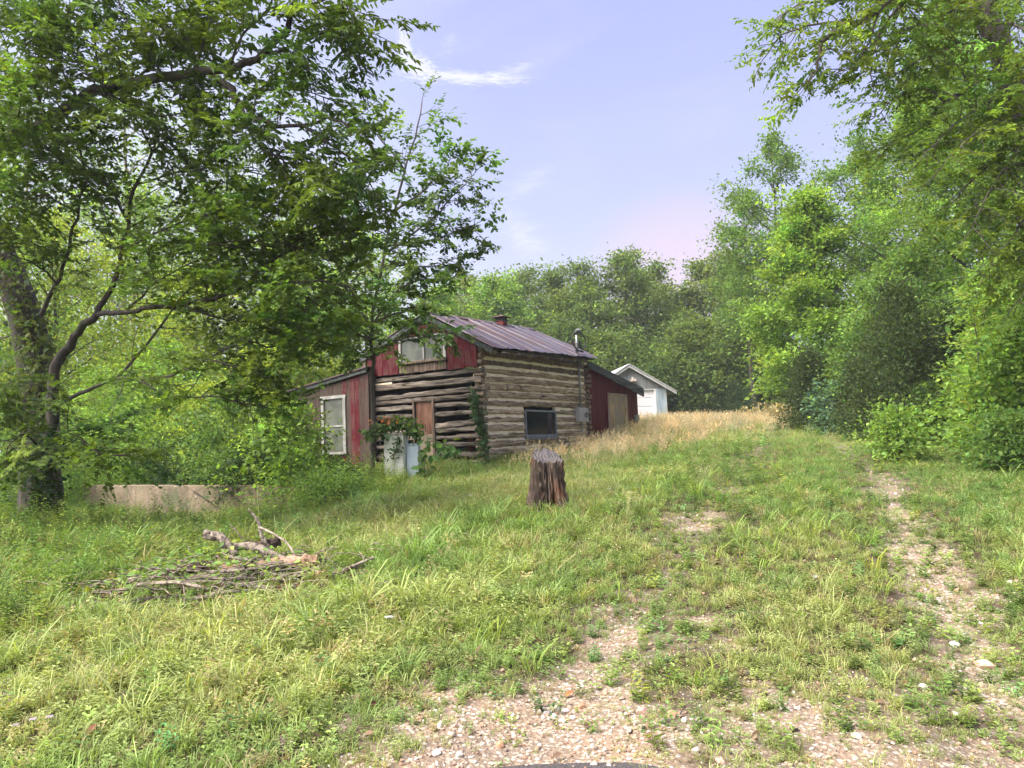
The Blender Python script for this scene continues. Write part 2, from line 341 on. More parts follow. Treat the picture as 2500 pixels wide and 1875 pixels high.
# ------------------------------------------------------------------ scatter through geometry nodes (only for what nobody could count)
def scatter(name, pts, rot, sc, var, tint, protos, label):
    me = bpy.data.meshes.new(name); me.vertices.add(len(pts)); me.vertices.foreach_set('co', np.asarray(pts, np.float32).ravel())
    vattr(me, 'rot', rot, 'FLOAT_VECTOR'); vattr(me, 'sc', sc, 'FLOAT'); vattr(me, 'var', var, 'INT'); vattr(me, 'tint', tint)
    o = link(name, me); tag(o, label, kind='stuff')
    g = bpy.data.node_groups.new(name, 'GeometryNodeTree')
    g.interface.new_socket('Geometry', in_out='INPUT', socket_type='NodeSocketGeometry'); g.interface.new_socket('Geometry', in_out='OUTPUT', socket_type='NodeSocketGeometry')
    q = NB(g); gi = q.n('NodeGroupInput'); go = q.n('NodeGroupOutput'); jn = q.n('GeometryNodeJoinGeometry')
    def named(nm, t):
        n = q.n('GeometryNodeInputNamedAttribute', data_type=t); n.inputs[0].default_value = nm; return n.outputs[0]
    er = q.n('FunctionNodeEulerToRotation'); q.l(named('rot', 'FLOAT_VECTOR'), er.inputs[0]); scv = named('sc', 'FLOAT'); va = named('var', 'INT')
    for k_, pr in enumerate(protos):
        oi = q.n('GeometryNodeObjectInfo', transform_space='ORIGINAL'); oi.inputs[0].default_value = pr
        cm = q.n('FunctionNodeCompare', data_type='INT', operation='EQUAL'); q.l(va, cm.inputs[2]); cm.inputs[3].default_value = k_
        ip = q.n('GeometryNodeInstanceOnPoints'); q.l(gi.outputs[0], ip.inputs['Points']); q.l(cm.outputs[0], ip.inputs['Selection'])
        q.l(oi.outputs['Geometry'], ip.inputs['Instance']); q.l(er.outputs[0], ip.inputs['Rotation']); q.l(scv, ip.inputs['Scale']); q.l(ip.outputs[0], jn.inputs[0])
    q.l(jn.outputs[0], go.inputs[0]); md = o.modifiers.new('scatter', 'NODES'); md.node_group = g
    return o
def proto(name, V, T, shade, mt, smooth=False):
    me = tri_mesh(name, V, T, smooth); sh = np.asarray(shade, float)
    vattr(me, 'shade', np.c_[sh, sh, sh] if sh.ndim == 1 else sh); me.materials.append(mt)
    return bpy.data.objects.new(name, me)
TPL = {
 'rhomb': (np.array([(0, 0, 0), (.42, .5, .08), (1, 0, -.04), (.42, -.5, .08)]), np.array([(0, 1, 2), (0, 2, 3)])),
 'oval': (np.array([(0, 0, 0), (.25, .42, .07), (.62, .42, .06), (1, 0, -.10), (.62, -.42, .06), (.25, -.42, .07), (.45, 0, -.02)]), np.array([(0, 6, 1), (1, 6, 2), (2, 6, 3), (3, 6, 4), (4, 6, 5), (5, 6, 0)])),
 'lance': (np.array([(0, 0, 0), (.3, .5, .06), (.7, .36, .03), (1, 0, -.12), (.7, -.36, .03), (.3, -.5, .06)]), np.array([(0, 3, 2), (0, 2, 1), (0, 5, 4), (0, 4, 3)])),
 'maple': (np.array([(0, 0, 0), (.10, .34, .05), (.30, .66, .02), (.40, .30, .05), (.74, .50, -.02), (.68, .17, .04), (1.05, 0, -.10), (.68, -.17, .04), (.74, -.50, -.02), (.40, -.30, .05), (.30, -.66, .02), (.10, -.34, .05), (.36, 0, -.03)]),
           np.array([(12, (i + 1) % 12, i) for i in range(12)])),
}
def leaves(P, D, N, L, Wd, tpl):
    t, fc = TPL[tpl]; n = len(P); D = nrm(D); S = nrm(np.cross(N, D)); U = np.cross(D, S)
    L = np.broadcast_to(np.asarray(L, float), (n,))[:, None, None]; Wd = np.broadcast_to(np.asarray(Wd, float), (n,))[:, None, None]
    V = P[:, None] + L * t[None, :, 0:1] * D[:, None] + Wd * t[None, :, 1:2] * S[:, None] + L * t[None, :, 2:3] * U[:, None]
    T = fc[None] + (np.arange(n) * len(t))[:, None, None]
    return V.reshape(-1, 3), T.reshape(-1, 3), len(t)
def tuft(name, n, h, spread, w, bend, seed, mt=TUFT):
    r = np.random.default_rng(seed); a = r.uniform(0, 6.28, n); rad = spread * np.sqrt(r.random(n))
    hh = h * r.uniform(.45, 1.1, n); la = a + r.normal(0, .7, n); bd = bend * r.uniform(.3, 1.3, n) * hh; ww = w * r.uniform(.7, 1.3, n)
    base = np.c_[rad * np.cos(a), rad * np.sin(a), np.full(n, -.02)]; ld = np.c_[np.cos(la), np.sin(la), 0 * la]; sd = np.c_[-np.sin(la + r.normal(0, .6, n)), np.cos(la), 0 * la]
    V = []; 
    for t, wf in ((0, .8), (.4, 1), (.75, .75)):
        c = base + ld * (bd * t ** 2)[:, None] + np.c_[0 * a, 0 * a, hh * (t - .28 * t ** 2 * bend)]
        V += [c - sd * (ww * wf / 2)[:, None], c + sd * (ww * wf / 2)[:, None]]
    V.append(base + ld * bd[:, None] + np.c_[0 * a, 0 * a, hh * (1 - .42 * bend)])
    V = np.stack(V, 1).reshape(-1, 3); k_ = (np.arange(n) * 7)[:, None, None]
    T = (np.array([(0, 1, 3), (0, 3, 2), (2, 3, 5), (2, 5, 4), (4, 5, 6)])[None] + k_).reshape(-1, 3)
    return proto(name, V, T, np.repeat(r.uniform(.65, 1.3, n), 7), mt)
def forb(name, stems, h, nl, ll, wl, seed, tpl='oval', spread=.06, stemw=.004):
    r = np.random.default_rng(seed); VV = []; TT = []; SS = []; off = 0
    for s_ in range(stems):
        b0 = np.r_[r.normal(0, spread, 2), -.02]; hh = h * r.uniform(.6, 1.1); lean = r.normal(0, .18, 2) * hh
        P = []; D = []; N = []
        for i in range(nl):
            t = (i + 1) / nl; a = i * 2.4 + r.uniform(-.5, .5); c = b0 + np.r_[lean * t ** 1.5, hh * t]
            P.append(c); D.append((math.cos(a), math.sin(a), r.uniform(-.1, .5))); N.append((-.3 * math.cos(a), -.3 * math.sin(a), 1))
        ls = np.array([ll * r.uniform(.6, 1.1) * (1.1 - .5 * (i / nl)) for i in range(nl)])
        V, T, k_ = leaves(np.array(P), np.array(D), np.array(N), ls, ls * wl / ll, tpl)
        VV.append(V); TT.append(T + off); off += len(V); SS.append(np.repeat(r.uniform(.65, 1.25, nl), k_))
        top = b0 + np.r_[lean, hh]; V = np.array([b0 + (stemw, 0, 0), b0 - (stemw, 0, 0), top, b0 + (0, stemw, 0), b0 - (0, stemw, 0)])
        VV.append(V); TT.append(np.array([(0, 1, 2), (3, 4, 2)]) + off); off += 5; SS.append(np.full(5, .7))
    return proto(name, np.vstack(VV), np.vstack(TT), np.concatenate(SS), TUFT)
def seedgrass(name, n, h, seed):
    r = np.random.default_rng(seed); VV = []; TT = []; SS = []; off = 0
    for s_ in range(n):
        b0 = np.r_[r.normal(0, .07, 2), -.02]; hh = h * r.uniform(.6, 1.1); a = r.uniform(0, 6.28); lean = hh * r.uniform(.1, .5); w = .0032
        ld = np.array([math.cos(a), math.sin(a), 0]); sd = np.array([-math.sin(a + .8), math.cos(a + .8), 0])
        pts = [b0 + ld * lean * t ** 2 + np.array([0, 0, hh * (t - .15 * t * t)]) for t in (0, .4, .75, 1)]
        V = []
        for i, c in enumerate(pts): V += [c - sd * w * (1 - .2 * i), c + sd * w * (1 - .2 * i)]
        VV.append(np.array(V)); TT.append(np.array([(2 * i, 2 * i + 1, 2 * i + 3) for i in range(3)] + [(2 * i, 2 * i + 3, 2 * i + 2) for i in range(3)]) + off); off += 8
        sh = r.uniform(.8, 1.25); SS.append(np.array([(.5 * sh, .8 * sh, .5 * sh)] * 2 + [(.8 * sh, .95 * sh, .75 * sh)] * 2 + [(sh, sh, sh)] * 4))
        k_ = 9; tt = r.uniform(.72, 1.0, k_); P = np.array([b0 + ld * lean * t ** 2 + np.array([0, 0, hh * (t - .15 * t * t)]) for t in tt]); D = r.normal(0, .5, (k_, 3)) + ld * .5 + np.array([0, 0, .6])
        V, T, kk = leaves(P, D, r.normal(0, 1, (k_, 3)), .045, .014, 'rhomb'); VV.append(V); TT.append(T + off); off += len(V); SS.append(np.tile((sh * 1.05, sh, sh * .95), (len(V), 1)))
    return proto(name, np.vstack(VV), np.vstack(TT), np.vstack(SS), TUFT)
# ------------------------------------------------------------------ log cabin
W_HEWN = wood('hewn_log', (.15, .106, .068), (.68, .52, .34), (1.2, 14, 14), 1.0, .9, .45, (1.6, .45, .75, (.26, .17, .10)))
W_GREY = wood('grey_log', (.035, .03, .026), (.24, .20, .165), (14, 1.2, 14), 1.0, .9, .5, (1.4, .5, .8, (.16, .11, .08)))  # weathered grey, with the gable side's shade put into the tone
W_END = wood('log_end', (.10, .07, .05), (.33, .25, .18), (9, 9, 9), .8, .9, .5)
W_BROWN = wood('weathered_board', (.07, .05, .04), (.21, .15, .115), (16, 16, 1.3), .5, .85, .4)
CHINK = plain('chinking', (.86, .73, .52), .95, .15, 5, dirt=(.58, .8, (.46, .34, .21)))
RED = painted('red_paint', (.10, .005, .013), (.13, .055, .05), (34, 34, 2.0), .46, .58)
REDW = painted('worn_red_paint', (.08, .006, .012), (.085, .060, .049), (30, 30, 1.6), .38, .50)  # worn paint; the wood below is darkened to carry leaf shade
BROWNR = painted('bare_boards', (.08, .007, .012), (.09, .064, .050), (30, 30, 1.5), .22, .36)  # bare wood, its colour darkened to carry the shade on the side room
MAROON = painted('maroon_metal', (.125, .008, .020), (.19, .05, .055), (22, 22, .8), .60, .75, .5, .1, .12)
FASC = wood('fascia_board', (.040, .044, .042), (.11, .118, .114), (1.4, 12, 12), .4, .85, .2)
FRAME_B = painted('blue_grey_frame', (.30, .32, .335), (.30, .28, .25), (8, 8, 8), .55, .7)
FRAME_W = painted('worn_white_trim', (.40, .39, .36), (.30, .27, .23), (18, 18, 3), .50, .62)
PLY = wood('plywood', (.27, .18, .105), (.62, .43, .25), (5.5, 5.5, .55), .2, .7, .1, (1.3, .42, .62, (.31, .26, .20)))
DOORM = wood('door_plywood', (.12, .055, .036), (.24, .125, .085), (7, 7, 1.2), .2, .6, .1)
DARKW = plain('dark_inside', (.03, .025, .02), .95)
GALV = plain('grey_metal', (.26, .27, .27), .5, .2, 8, .4)
METERG = plain('meter_grey', (.46, .42, .42), .55, .15, 7, .1, dirt=(.55, .75, (.30, .24, .21)))
BLACK = plain('black_rubber', (.012, .012, .012), .6)
CURT = plain('dusty_pane', (.105, .11, .09), .12, .35, 3, 0, .5)
m_, q, p, oc, o = mat('dark_glass'); p.inputs['Base Color'].default_value = (.006, .012, .013, 1); p.inputs['Roughness'].default_value = .12; p.inputs['Specular IOR Level'].default_value = .15
bump(q, p, q.noise(oc, 3, 2), .03, .02); GLASS = m_
m_, q, p, oc, o = mat('rusty_roof')
st = q.noise(q.mapping(oc, (7, .55, .55)), 1.0, 6, .65, .3); bl = q.noise(oc, 1.1, 4, .6); r = objrand(q)
f = q.math('ADD', q.math('ADD', q.math('MULTIPLY', st, .36), q.math('MULTIPLY', bl, .46)), q.math('MULTIPLY', r, .10))
gx_ = q.n('ShaderNodeSeparateXYZ'); q.l(oc, gx_.inputs[0])
f = q.math('SUBTRACT', f, q.math('MULTIPLY', gx_.outputs[0], .022))
c = q.ramp(f, [(.26, (.105, .098, .118)), (.38, (.098, .076, .086)), (.46, (.095, .060, .062)), (.54, (.088, .048, .045)), (.70, (.07, .034, .028))])
q.l(c, p.inputs['Base Color']); q.l(q.rng(f, .35, .6, .42, .75), p.inputs['Roughness']); p.inputs['Metallic'].default_value = .25
bump(q, p, q.noise(q.mapping(oc, (3, .8, 1)), 1.5, 4), .25, .03); ROOF = m_

cabin = tag(empty('log_cabin', (A0[0], A0[1], 0), TH), 'old log cabin with pale chinking, red gable boards, rusty metal roof and two red lean-tos', 'cabin')
def log(name, a0, a1, z0, z1, axis, face, sign, depth, seed, mt, parent, rough=.02, tilt=0.0, seg=.11, relief=.014):
    """wavy hewn log along local axis 0 (x) or 1 (y); its outer face looks along sign on the other axis"""
    n = max(4, int((a1 - a0) / seg)); t = np.linspace(a0, a1, n + 1)
    zt = z1 + rough * 1.6 * (fbm(t * 1.1, t * 0 + seed, 1) - .5) + rough * 2.2 * (fbm(t * 5, t * 0 + seed, 2, 4) - .5) + tilt * (t - a0)
    zb = z0 + rough * 1.6 * (fbm(t * 1.1, t * 0 + seed, 3) - .5) + rough * 2.0 * (fbm(t * 5, t * 0 + seed, 4, 4) - .5) + tilt * (t - a0)
    prof = [(0, 0), (.86, -.03), (1.0, .08), (1.02, .5), (.98, .90), (.86, 1.03), (0, 1)]
    V = []
    for i in range(n + 1):
        for k_, (d, h) in enumerate(prof):
            rel = relief * 2 * (float(fbm(t[i] * 4 + k_ * 3.1, seed + k_, 6)) - .5) if d > .6 else 0
            out_ = face + sign * (depth * (d - 1) + rel); z = zb[i] + h * (zt[i] - zb[i])
            V.append((t[i], out_, z) if axis == 0 else (out_, t[i], z))
    m7 = len(prof); Fs = [(i * m7 + j, i * m7 + (j + 1) % m7, (i + 1) * m7 + (j + 1) % m7, (i + 1) * m7 + j) for i in range(n) for j in range(m7)]
    Fs += [tuple(range(m7 - 1, -1, -1)), tuple(n * m7 + j for j in range(m7))]
    if (axis == 0) == (sign < 0): Fs = [f[::-1] for f in Fs]
    q_ = MB(); q_.add(V, Fs); return q_.build(name, mt, parent)
# long wall: 14 hewn courses with lime chinking; window opening at x 2.19-3.94, z 1.83-2.57
zc = np.linspace(1.16, 4.12, 15); lean = .012
for i in range(14):
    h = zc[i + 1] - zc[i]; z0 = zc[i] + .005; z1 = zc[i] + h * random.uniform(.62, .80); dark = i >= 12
    segs = [(.20, 5.99)] if not (z1 > 1.84 and z0 < 2.56) else [(.20, 2.16), (3.97, 5.99)]
    for (a, c_) in segs:
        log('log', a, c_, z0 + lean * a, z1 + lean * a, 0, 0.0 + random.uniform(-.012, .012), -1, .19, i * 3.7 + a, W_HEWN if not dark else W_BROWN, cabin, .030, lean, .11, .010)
        if i < 13:
            e = MB(); nn = 14; t = np.linspace(a, c_, nn); zz0 = z1 - .03 + lean * t; zz1 = zc[i + 1] + .04 + lean * t; V = []
            for j in range(nn): V += [(t[j], .012, zz0[j]), (t[j], .048, zz1[j]), (t[j], .12, zz1[j]), (t[j], .12, zz0[j])]
            e.add(V, [(j * 4 + k_, j * 4 + (k_ + 1) % 4, j * 4 + 4 + (k_ + 1) % 4, j * 4 + 4 + k_) for j in range(nn - 1) for k_ in range(4)] + [(0, 3, 2, 1)[::-1], tuple((nn - 1) * 4 + k_ for k_ in range(4))])
            e.build('chinking', CHINK, cabin)
# small wooden blocks let into the chinking
for bx, bz in ((1.32, 3.145), (2.0, 3.18), (.42, 3.10), (4.55, 3.19)):
    boxobj('block', (bx - .05, -.012, bz - .055), (bx + .05, .05, bz + .055), W_END, cabin, .008)
# gable wall: grey logs, chinking fallen out, doorway y 1.5-2.1
G = [(3.45, 3.60), (3.22, 3.40), (2.99, 3.14), (2.82, 2.96), (2.64, 2.77), (2.42, 2.56), (2.17, 2.33), (2.0, 2.14), (1.82, 1.95), (1.62, 1.74), (1.34, 1.51), (1.14, 1.28)]
for i, (z0, z1) in enumerate(G):
    z0 += .026; z1 -= .003
    tl = [0, .004, -.008, .002, .004, 0, -.05, -.012, -.012, .01, .012, .004][i]
    if z0 > 2.9 or i == 3: log('log', -.05 - random.uniform(0, .05), 3.76, z0, z1, 1, 0.0, -1, .17, 50 + i * 2.3, W_GREY, cabin, .028, tl, .11, .02)
    else:
        log('log', -.05 - random.uniform(0, .05), 1.44, z0, z1, 1, random.uniform(-.01, .015), -1, .17, 80 + i * 2.3, W_GREY, cabin, .028, tl, .09, .02)
        log('log', 2.16, 3.76, z0 + .02, z1 + .02, 1, 0.0, -1, .17, 110 + i * 2.3, W_GREY, cabin, .028, 0, .11, .02)
boxobj('chink_patch', (.03, 2.9, 3.395), (.12, 3.65, 3.46), CHINK, cabin); boxobj('chink_patch', (.03, .02, 3.40), (.12, .2, 3.455), CHINK, cabin)
# stub ends of the notched logs at both corners
for i in range(18):
    z0 = 1.20 + i * .165; w = random.uniform(.055, .085)
    for cx, s0 in ((.085, 0), (6.10, 0)):
        jj_ = random.uniform(-.02, .02); e = MB(); n8 = 8
        y0 = -.07 - random.uniform(0, .06)
        ang = np.linspace(0, 2 * np.pi, n8, endpoint=False) + random.uniform(0, 1)
        ring = [(cx + jj_ + (.10 + random.uniform(-.02, .02)) * math.cos(a), z0 + .08 + w * math.sin(a)) for a in ang]
        sq = random.uniform(-.03, .03)
        V = [(x_, y0 + sq * (k_ % 3 - 1), z_) for k_, (x_, z_) in enumerate(ring)] + [(x_, .16, z_) for x_, z_ in ring] + [(cx + jj_, y0 - .012, z0 + .08)]
        e.add(V, [(k_, k_ + n8, (k_ + 1) % n8 + n8, (k_ + 1) % n8) for k_ in range(n8)] + [(16, k_, (k_ + 1) % n8) for k_ in range(n8)])
        e.build('log_end', W_END, cabin)
boxobj('corner_backing', (.03, .02, 1.1), (.19, .16, 4.1), W_BROWN, cabin); boxobj('corner_backing', (6.02, .02, 1.1), (6.18, .16, 4.15), W_BROWN, cabin)
# back walls, floor, so that the inside is closed and dark
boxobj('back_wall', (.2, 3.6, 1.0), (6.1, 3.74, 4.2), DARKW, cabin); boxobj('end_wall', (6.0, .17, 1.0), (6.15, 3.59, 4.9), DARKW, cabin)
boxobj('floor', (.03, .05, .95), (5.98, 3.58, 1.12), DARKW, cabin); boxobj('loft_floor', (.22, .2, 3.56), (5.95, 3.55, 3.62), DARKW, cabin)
# roof
RY, RZ = 1.62, 5.20; EY, EZ = -.50, 4.06; LY, LZ = 3.98, 4.22
def roofz(y): return RZ - (RY - y) * (RZ - EZ) / (RY - EY) if y < RY else RZ - (y - RY) * (RZ - LZ) / (LY - RY)
def gab(x): return .034 * x            # the old ridge sags upwards away from the gable
prof = [(0, .0), (.03, .028), (.07, 0), (.25, -.004), (.46, 0), (.5, .016), (.54, 0), (.75, -.004), (.93, 0), (.97, .028), (1, 0)]
for side in (0, 1):
    ns = 9; w = 6.0 / ns
    for i in range(ns):
        yb, ye = (RY, EY) if side == 0 else (RY, LY); ze = EZ if side == 0 else LZ
        e = MB(); V = []; rr = 8; dz = random.uniform(0, .012); dx = random.uniform(-.01, .01); wl = random.uniform(-.03, .03)
        for k_ in range(rr + 1):
            t = k_ / rr; y = yb + (ye + (wl if side == 0 else 0) - yb) * t
            for (px_, pz_) in prof:
                x = -.10 + w * (i + px_ * 1.04) + dx; xs_ = x - (.36 * (1 - t) * (x / 6.0)); z = RZ + (ze - RZ) * t + gab(xs_) + pz_ + dz + .012 * (i % 2)
                if t == 1 and side == 0: z += .012 * math.sin(px_ * 9 + i * 2.0) - .006
                V.append((xs_, y, z + .012 * math.sin(i * 2.1 + t * 5)))
        np_ = len(prof); e.add(V, [(k_ * np_ + j, k_ * np_ + j + 1, (k_ + 1) * np_ + j + 1, (k_ + 1) * np_ + j) for k_ in range(rr) for j in range(np_ - 1)])
        so = e.build('roof_sheet', ROOF, cabin); md = so.modifiers.new('thick', 'SOLIDIFY'); md.thickness = .008; md.offset = -1
    e = MB(); yb, ye = (RY, EY + .06) if side == 0 else (RY, LY - .06); ze = roofz(ye)
    e.hexa([(-.02, yb, RZ - .10), (5.5, yb, RZ - .10 + gab(5.5)), (5.75, ye, ze - .10 + gab(5.75)), (-.02, ye, ze - .10), (-.02, yb, RZ - .05), (5.5, yb, RZ - .05 + gab(5.5)), (5.75, ye, ze - .05 + gab(5.75)), (-.02, ye, ze - .05)])
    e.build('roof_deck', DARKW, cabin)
e = MB(); e.hexa([(-.12, RY - .13, RZ - .04), (5.55, RY - .13, RZ + .15), (5.55, RY, RZ + .225), (-.12, RY, RZ + .035), (-.12, RY - .13, RZ - .03), (5.55, RY - .13, RZ + .16), (5.55, RY, RZ + .235), (-.12, RY, RZ + .045)])
e.hexa([(-.12, RY, RZ + .035), (5.55, RY, RZ + .225), (5.55, RY + .13, RZ + .16), (-.12, RY + .13, RZ - .03), (-.12, RY, RZ + .045), (5.55, RY, RZ + .235), (5.55, RY + .13, RZ + .17), (-.12, RY + .13, RZ - .02)])
e.build('ridge_cap', ROOF, cabin)
for s_, (y0, y1) in enumerate(((EY + .03, RY), (LY - .03, RY))):
    e = MB(); z0, z1 = roofz(y0), roofz(y1)
    e.hexa([(-.085, y0, z0 - .17), (-.045, y0, z0 - .17), (-.045, y1, z1 - .17), (-.085, y1, z1 - .17), (-.085, y0, z0 - .03), (-.045, y0, z0 - .03), (-.045, y1, z1 - .03), (-.085, y1, z1 - .03)])
    e.build('rake_board', FASC, cabin)  # dark tone puts the shaded underside of the overhang into the board
for x in (.16, 1.2, 1.97, 2.95, 3.75, 4.6, 5.4):
    e = MB(); e.tube([(x, EY + .10, roofz(EY + .10) - .17 + gab(x)), (x, .5, roofz(.5) - .17 + gab(x))], .055 if x > .5 else .085, 8); e.build('rafter', W_END, cabin, True)
# chimney
ch = MB(); ch.box((3.56, 1.47, 5.0), (3.82, 1.73, 5.42)); chim = ch.build('chimney', painted('red_brick', (.22, .035, .03), (.16, .08, .07), (12, 12, 12), .5, .6), cabin, bevel=.01)
e = MB(); e.box((3.545, 1.455, 5.422), (3.835, 1.745, 5.475)); e.build('collar', BLACK, chim)
e = MB(); cx, cyy = 3.69, 1.60; e.add([(cx - .25, cyy - .25, 5.54), (cx + .25, cyy - .25, 5.54), (cx + .25, cyy + .25, 5.54), (cx - .25, cyy + .25, 5.54), (cx - .12, cyy - .12, 5.585), (cx + .12, cyy - .12, 5.585), (cx + .12, cyy + .12, 5.585), (cx - .12, cyy + .12, 5.585), (cx, cyy, 5.63)],
      [(0, 3, 2, 1), (0, 1, 5, 4), (1, 2, 6, 5), (2, 3, 7, 6), (3, 0, 4, 7), (4, 5, 8), (5, 6, 8), (6, 7, 8), (7, 4, 8)]); e.build('cap', plain('rust', (.10, .045, .04), .8, .5), chim)
for dx_, dy_ in ((-.1, -.1), (.1, -.1), (.1, .1), (-.1, .1)): boxobj('cap_leg', (cx + dx_ - .02, cyy + dy_ - .02, 5.47), (cx + dx_ + .02, cyy + dy_ + .02, 5.545), BLACK, chim)
# gable boards
def board(y0, y1, z0, zt0, zt1, mt, x=-.03, name='siding_board'):
    e = MB(); g = .004; x1 = x + .03; x -= random.uniform(0, .008)
    e.hexa([(x, y0 + g, z0), (x1, y0 + g, z0), (x1, y1 - g, z0), (x, y1 - g, z0), (x, y0 + g, zt0), (x1, y0 + g, zt0), (x1, y1 - g, zt1), (x, y1 - g, zt1)])
    return e.build(name, mt, cabin)
def rake(y): return roofz(y) - .12
for y in np.arange(.03, .95, .187): board(y, y + .187, 3.63 + random.uniform(-.01, .01), rake(y), rake(y + .187), RED)
for y in np.arange(2.60, 3.70, .187): board(y, y + .187, 3.66 + random.uniform(-.02, .02), rake(y), rake(y + .187), RED)
for y in np.arange(.985, 2.58, .178): board(y, y + .178, 3.645 + random.uniform(-.015, .02), 3.885, 3.885, W_BROWN)
for y in np.arange(.985, 2.58, .19): board(y, y + .19, 4.60, min(rake(y), 5.1), min(rake(y + .19), 5.1), RED)
gw = boxobj('gable_window', (-.03, .985, 3.955), (.0, 2.58, 3.965), FRAME_W, cabin)
for nm, lo, hi, mt in (('sill', (-.10, .95, 3.89), (-.0, 2.62, 3.95), W_BROWN), ('frame', (-.055, .985, 3.968), (.02, 1.06, 4.55), FRAME_W), ('frame', (-.055, 2.49, 3.968), (.02, 2.57, 4.56), FRAME_W),
                       ('frame', (-.055, .985, 4.553), (.02, 2.57, 4.61), FRAME_W), ('mullion', (-.045, 1.70, 3.968), (.015, 1.75, 4.55), FRAME_W), ('pane', (-.012, 1.062, 3.968), (-.004, 1.698, 4.55), CURT), ('pane', (-.014, 1.752, 3.968), (-.006, 2.488, 4.55), CURT)):
    boxobj(nm, lo, hi, mt, gw)
boxobj('corner_post', (-.05, 3.765, 1.0), (.08, 3.90, 4.10), W_BROWN, cabin)
# doorway
dr = boxobj('door', (.035, 1.52, 2.0), (.06, 2.09, 2.87), DOORM, cabin)
boxobj('lower_panel', (.03, 1.52, 1.15), (.055, 2.09, 1.995), plain('tan_panel', (.22, .17, .11), .8, .4, 3), dr)
boxobj('jamb', (-.03, 1.445, 1.15), (.10, 1.515, 2.93), W_BROWN, dr); boxobj('jamb', (-.03, 2.10, 1.15), (.10, 2.155, 2.93), W_BROWN, dr); boxobj('lintel', (-.02, 1.518, 2.875), (.09, 2.098, 2.925), W_BROWN, dr)
boxobj('door_step', (-.12, 1.5, 1.05), (.02, 2.1, 1.148), W_BROWN, dr)
# window in the long wall
wn_ = boxobj('window', (2.19, -.02, 1.83), (3.955, .03, 1.90), FRAME_B, cabin, .004)
for nm, lo, hi, mt in (('frame', (2.19, -.02, 1.902), (2.235, .03, 2.54), FRAME_B), ('frame', (3.90, -.02, 1.902), (3.955, .03, 2.54), FRAME_B), ('frame', (2.19, -.018, 2.542), (3.955, .03, 2.59), FRAME_B),
                       ('pane', (2.237, .012, 1.902), (3.898, .02, 2.54), GLASS), ('sill', (2.15, -.06, 1.77), (3.99, .02, 1.828), FRAME_B)): boxobj(nm, lo, hi, mt, wn_, .004)
boxobj('drape', (3.45, .006, 1.905), (3.72, .011, 2.51), plain('drape', (.045, .03, .032), .9), wn_)
# service mast, weatherhead, wire loops and meter box
ms = MB(); ms.tube([(5.47, -.07, 2.71), (5.47, -.07, 4.22)], .03, 10); ms.tube([(5.47, -.07, 4.19), (5.4, -.16, 4.22), (5.22, -.30, 4.27)], .03, 8); mast = ms.build('service_mast', GALV, cabin, True)
e = MB(); e.tube([(4.94, -.3, 4.30), (4.94, -.3, 4.98)], .035, 10); e.tube([(4.94, -.3, 4.66), (4.94, -.3, 4.70)], .05, 10); e.build('mast_pipe', GALV, mast, True)
e = MB(); e.tube([(4.94, -.3, 4.93), (4.94, -.3, 5.02), (4.94, -.33, 5.07), (4.94, -.42, 5.07), (4.94, -.46, 5.0)], [.04, .048, .048, .045, .03], 10); e.build('weatherhead', plain('head_grey', (.12, .125, .13), .5), mast, True)
for s_ in (-1, 1):
    a = np.linspace(0, 1, 22); e = MB(); ang = np.pi * (.5 - s_ * 0 - 1.25 * a)
    P = np.c_[4.94 + s_ * .46 * np.sin(np.pi * 1.2 * a), np.full(22, -.38), 4.70 + .29 * np.cos(np.pi * 1.1 * a)]
    e.tube(P, .022, 6); e.build('wire', BLACK, mast, True)
e = MB(); e.tube([(5.50, -.06, 2.27), (5.50, -.06, 2.02)], .022, 8); e.tube([(5.505, -.05, 2.02), (5.51, -.05, 1.75)], .012, 6); e.build('ground_wire', GALV, mast, True)
mb = boxobj('meter_box', (5.18, -.15, 2.275), (5.84, -.014, 2.715), METERG, cabin, .01)
e = MB(); e.tube([(5.64, -.185, 2.49), (5.64, -.152, 2.49)], .105, 20); e.build('meter_ring', METERG, mb); e = MB(); e.tube([(5.64, -.19, 2.49), (5.64, -.182, 2.49)], .085, 20); e.build('meter_socket', BLACK, mb); e = MB(); e.box((5.61, -.197, 2.45), (5.67, -.192, 2.53)); e.build('meter_clip', GALV, mb)
# right lean-to beyond the far end: maroon sheet metal with a boarded window
lt = empty('lean_to', (0, 0, 0), 0, cabin)
def ltz(x): return 4.02 - (x - 5.85) * .161
n_p = 7; xw = np.linspace(6.22, 10.3, n_p + 1)
for i in range(n_p):
    e = MB(); V = []; pr = [(0, 0), (.04, -.018), (.10, -.018), (.14, 0), (.38, 0), (.42, -.008), (.48, -.008), (.52, 0), (.72, 0), (.76, -.008), (.82, -.008), (.86, 0), (1.0, 0)]
    for px_, d in pr: x = xw[i] + (xw[i + 1] - xw[i]) * px_; V += [(x, .02 + d, 1.4), (x, .02 + d, ltz(x) + .10), (x, .07, 1.4), (x, .07, ltz(x) + .10)]
    e.add(V, [f for k_ in range(len(pr) - 1) for f in ((4 * k_, 4 * k_ + 4, 4 * k_ + 5, 4 * k_ + 1), (4 * k_ + 2, 4 * k_ + 3, 4 * k_ + 7, 4 * k_ + 6))] + [(0, 1, 3, 2), (4 * len(pr) - 4, 4 * len(pr) - 2, 4 * len(pr) - 1, 4 * len(pr) - 3)])
    e.build('wall_panel', MAROON, lt)
boxobj('end_wall', (10.24, .08, 1.4), (10.3, 3.6, 3.35), MAROON, lt)
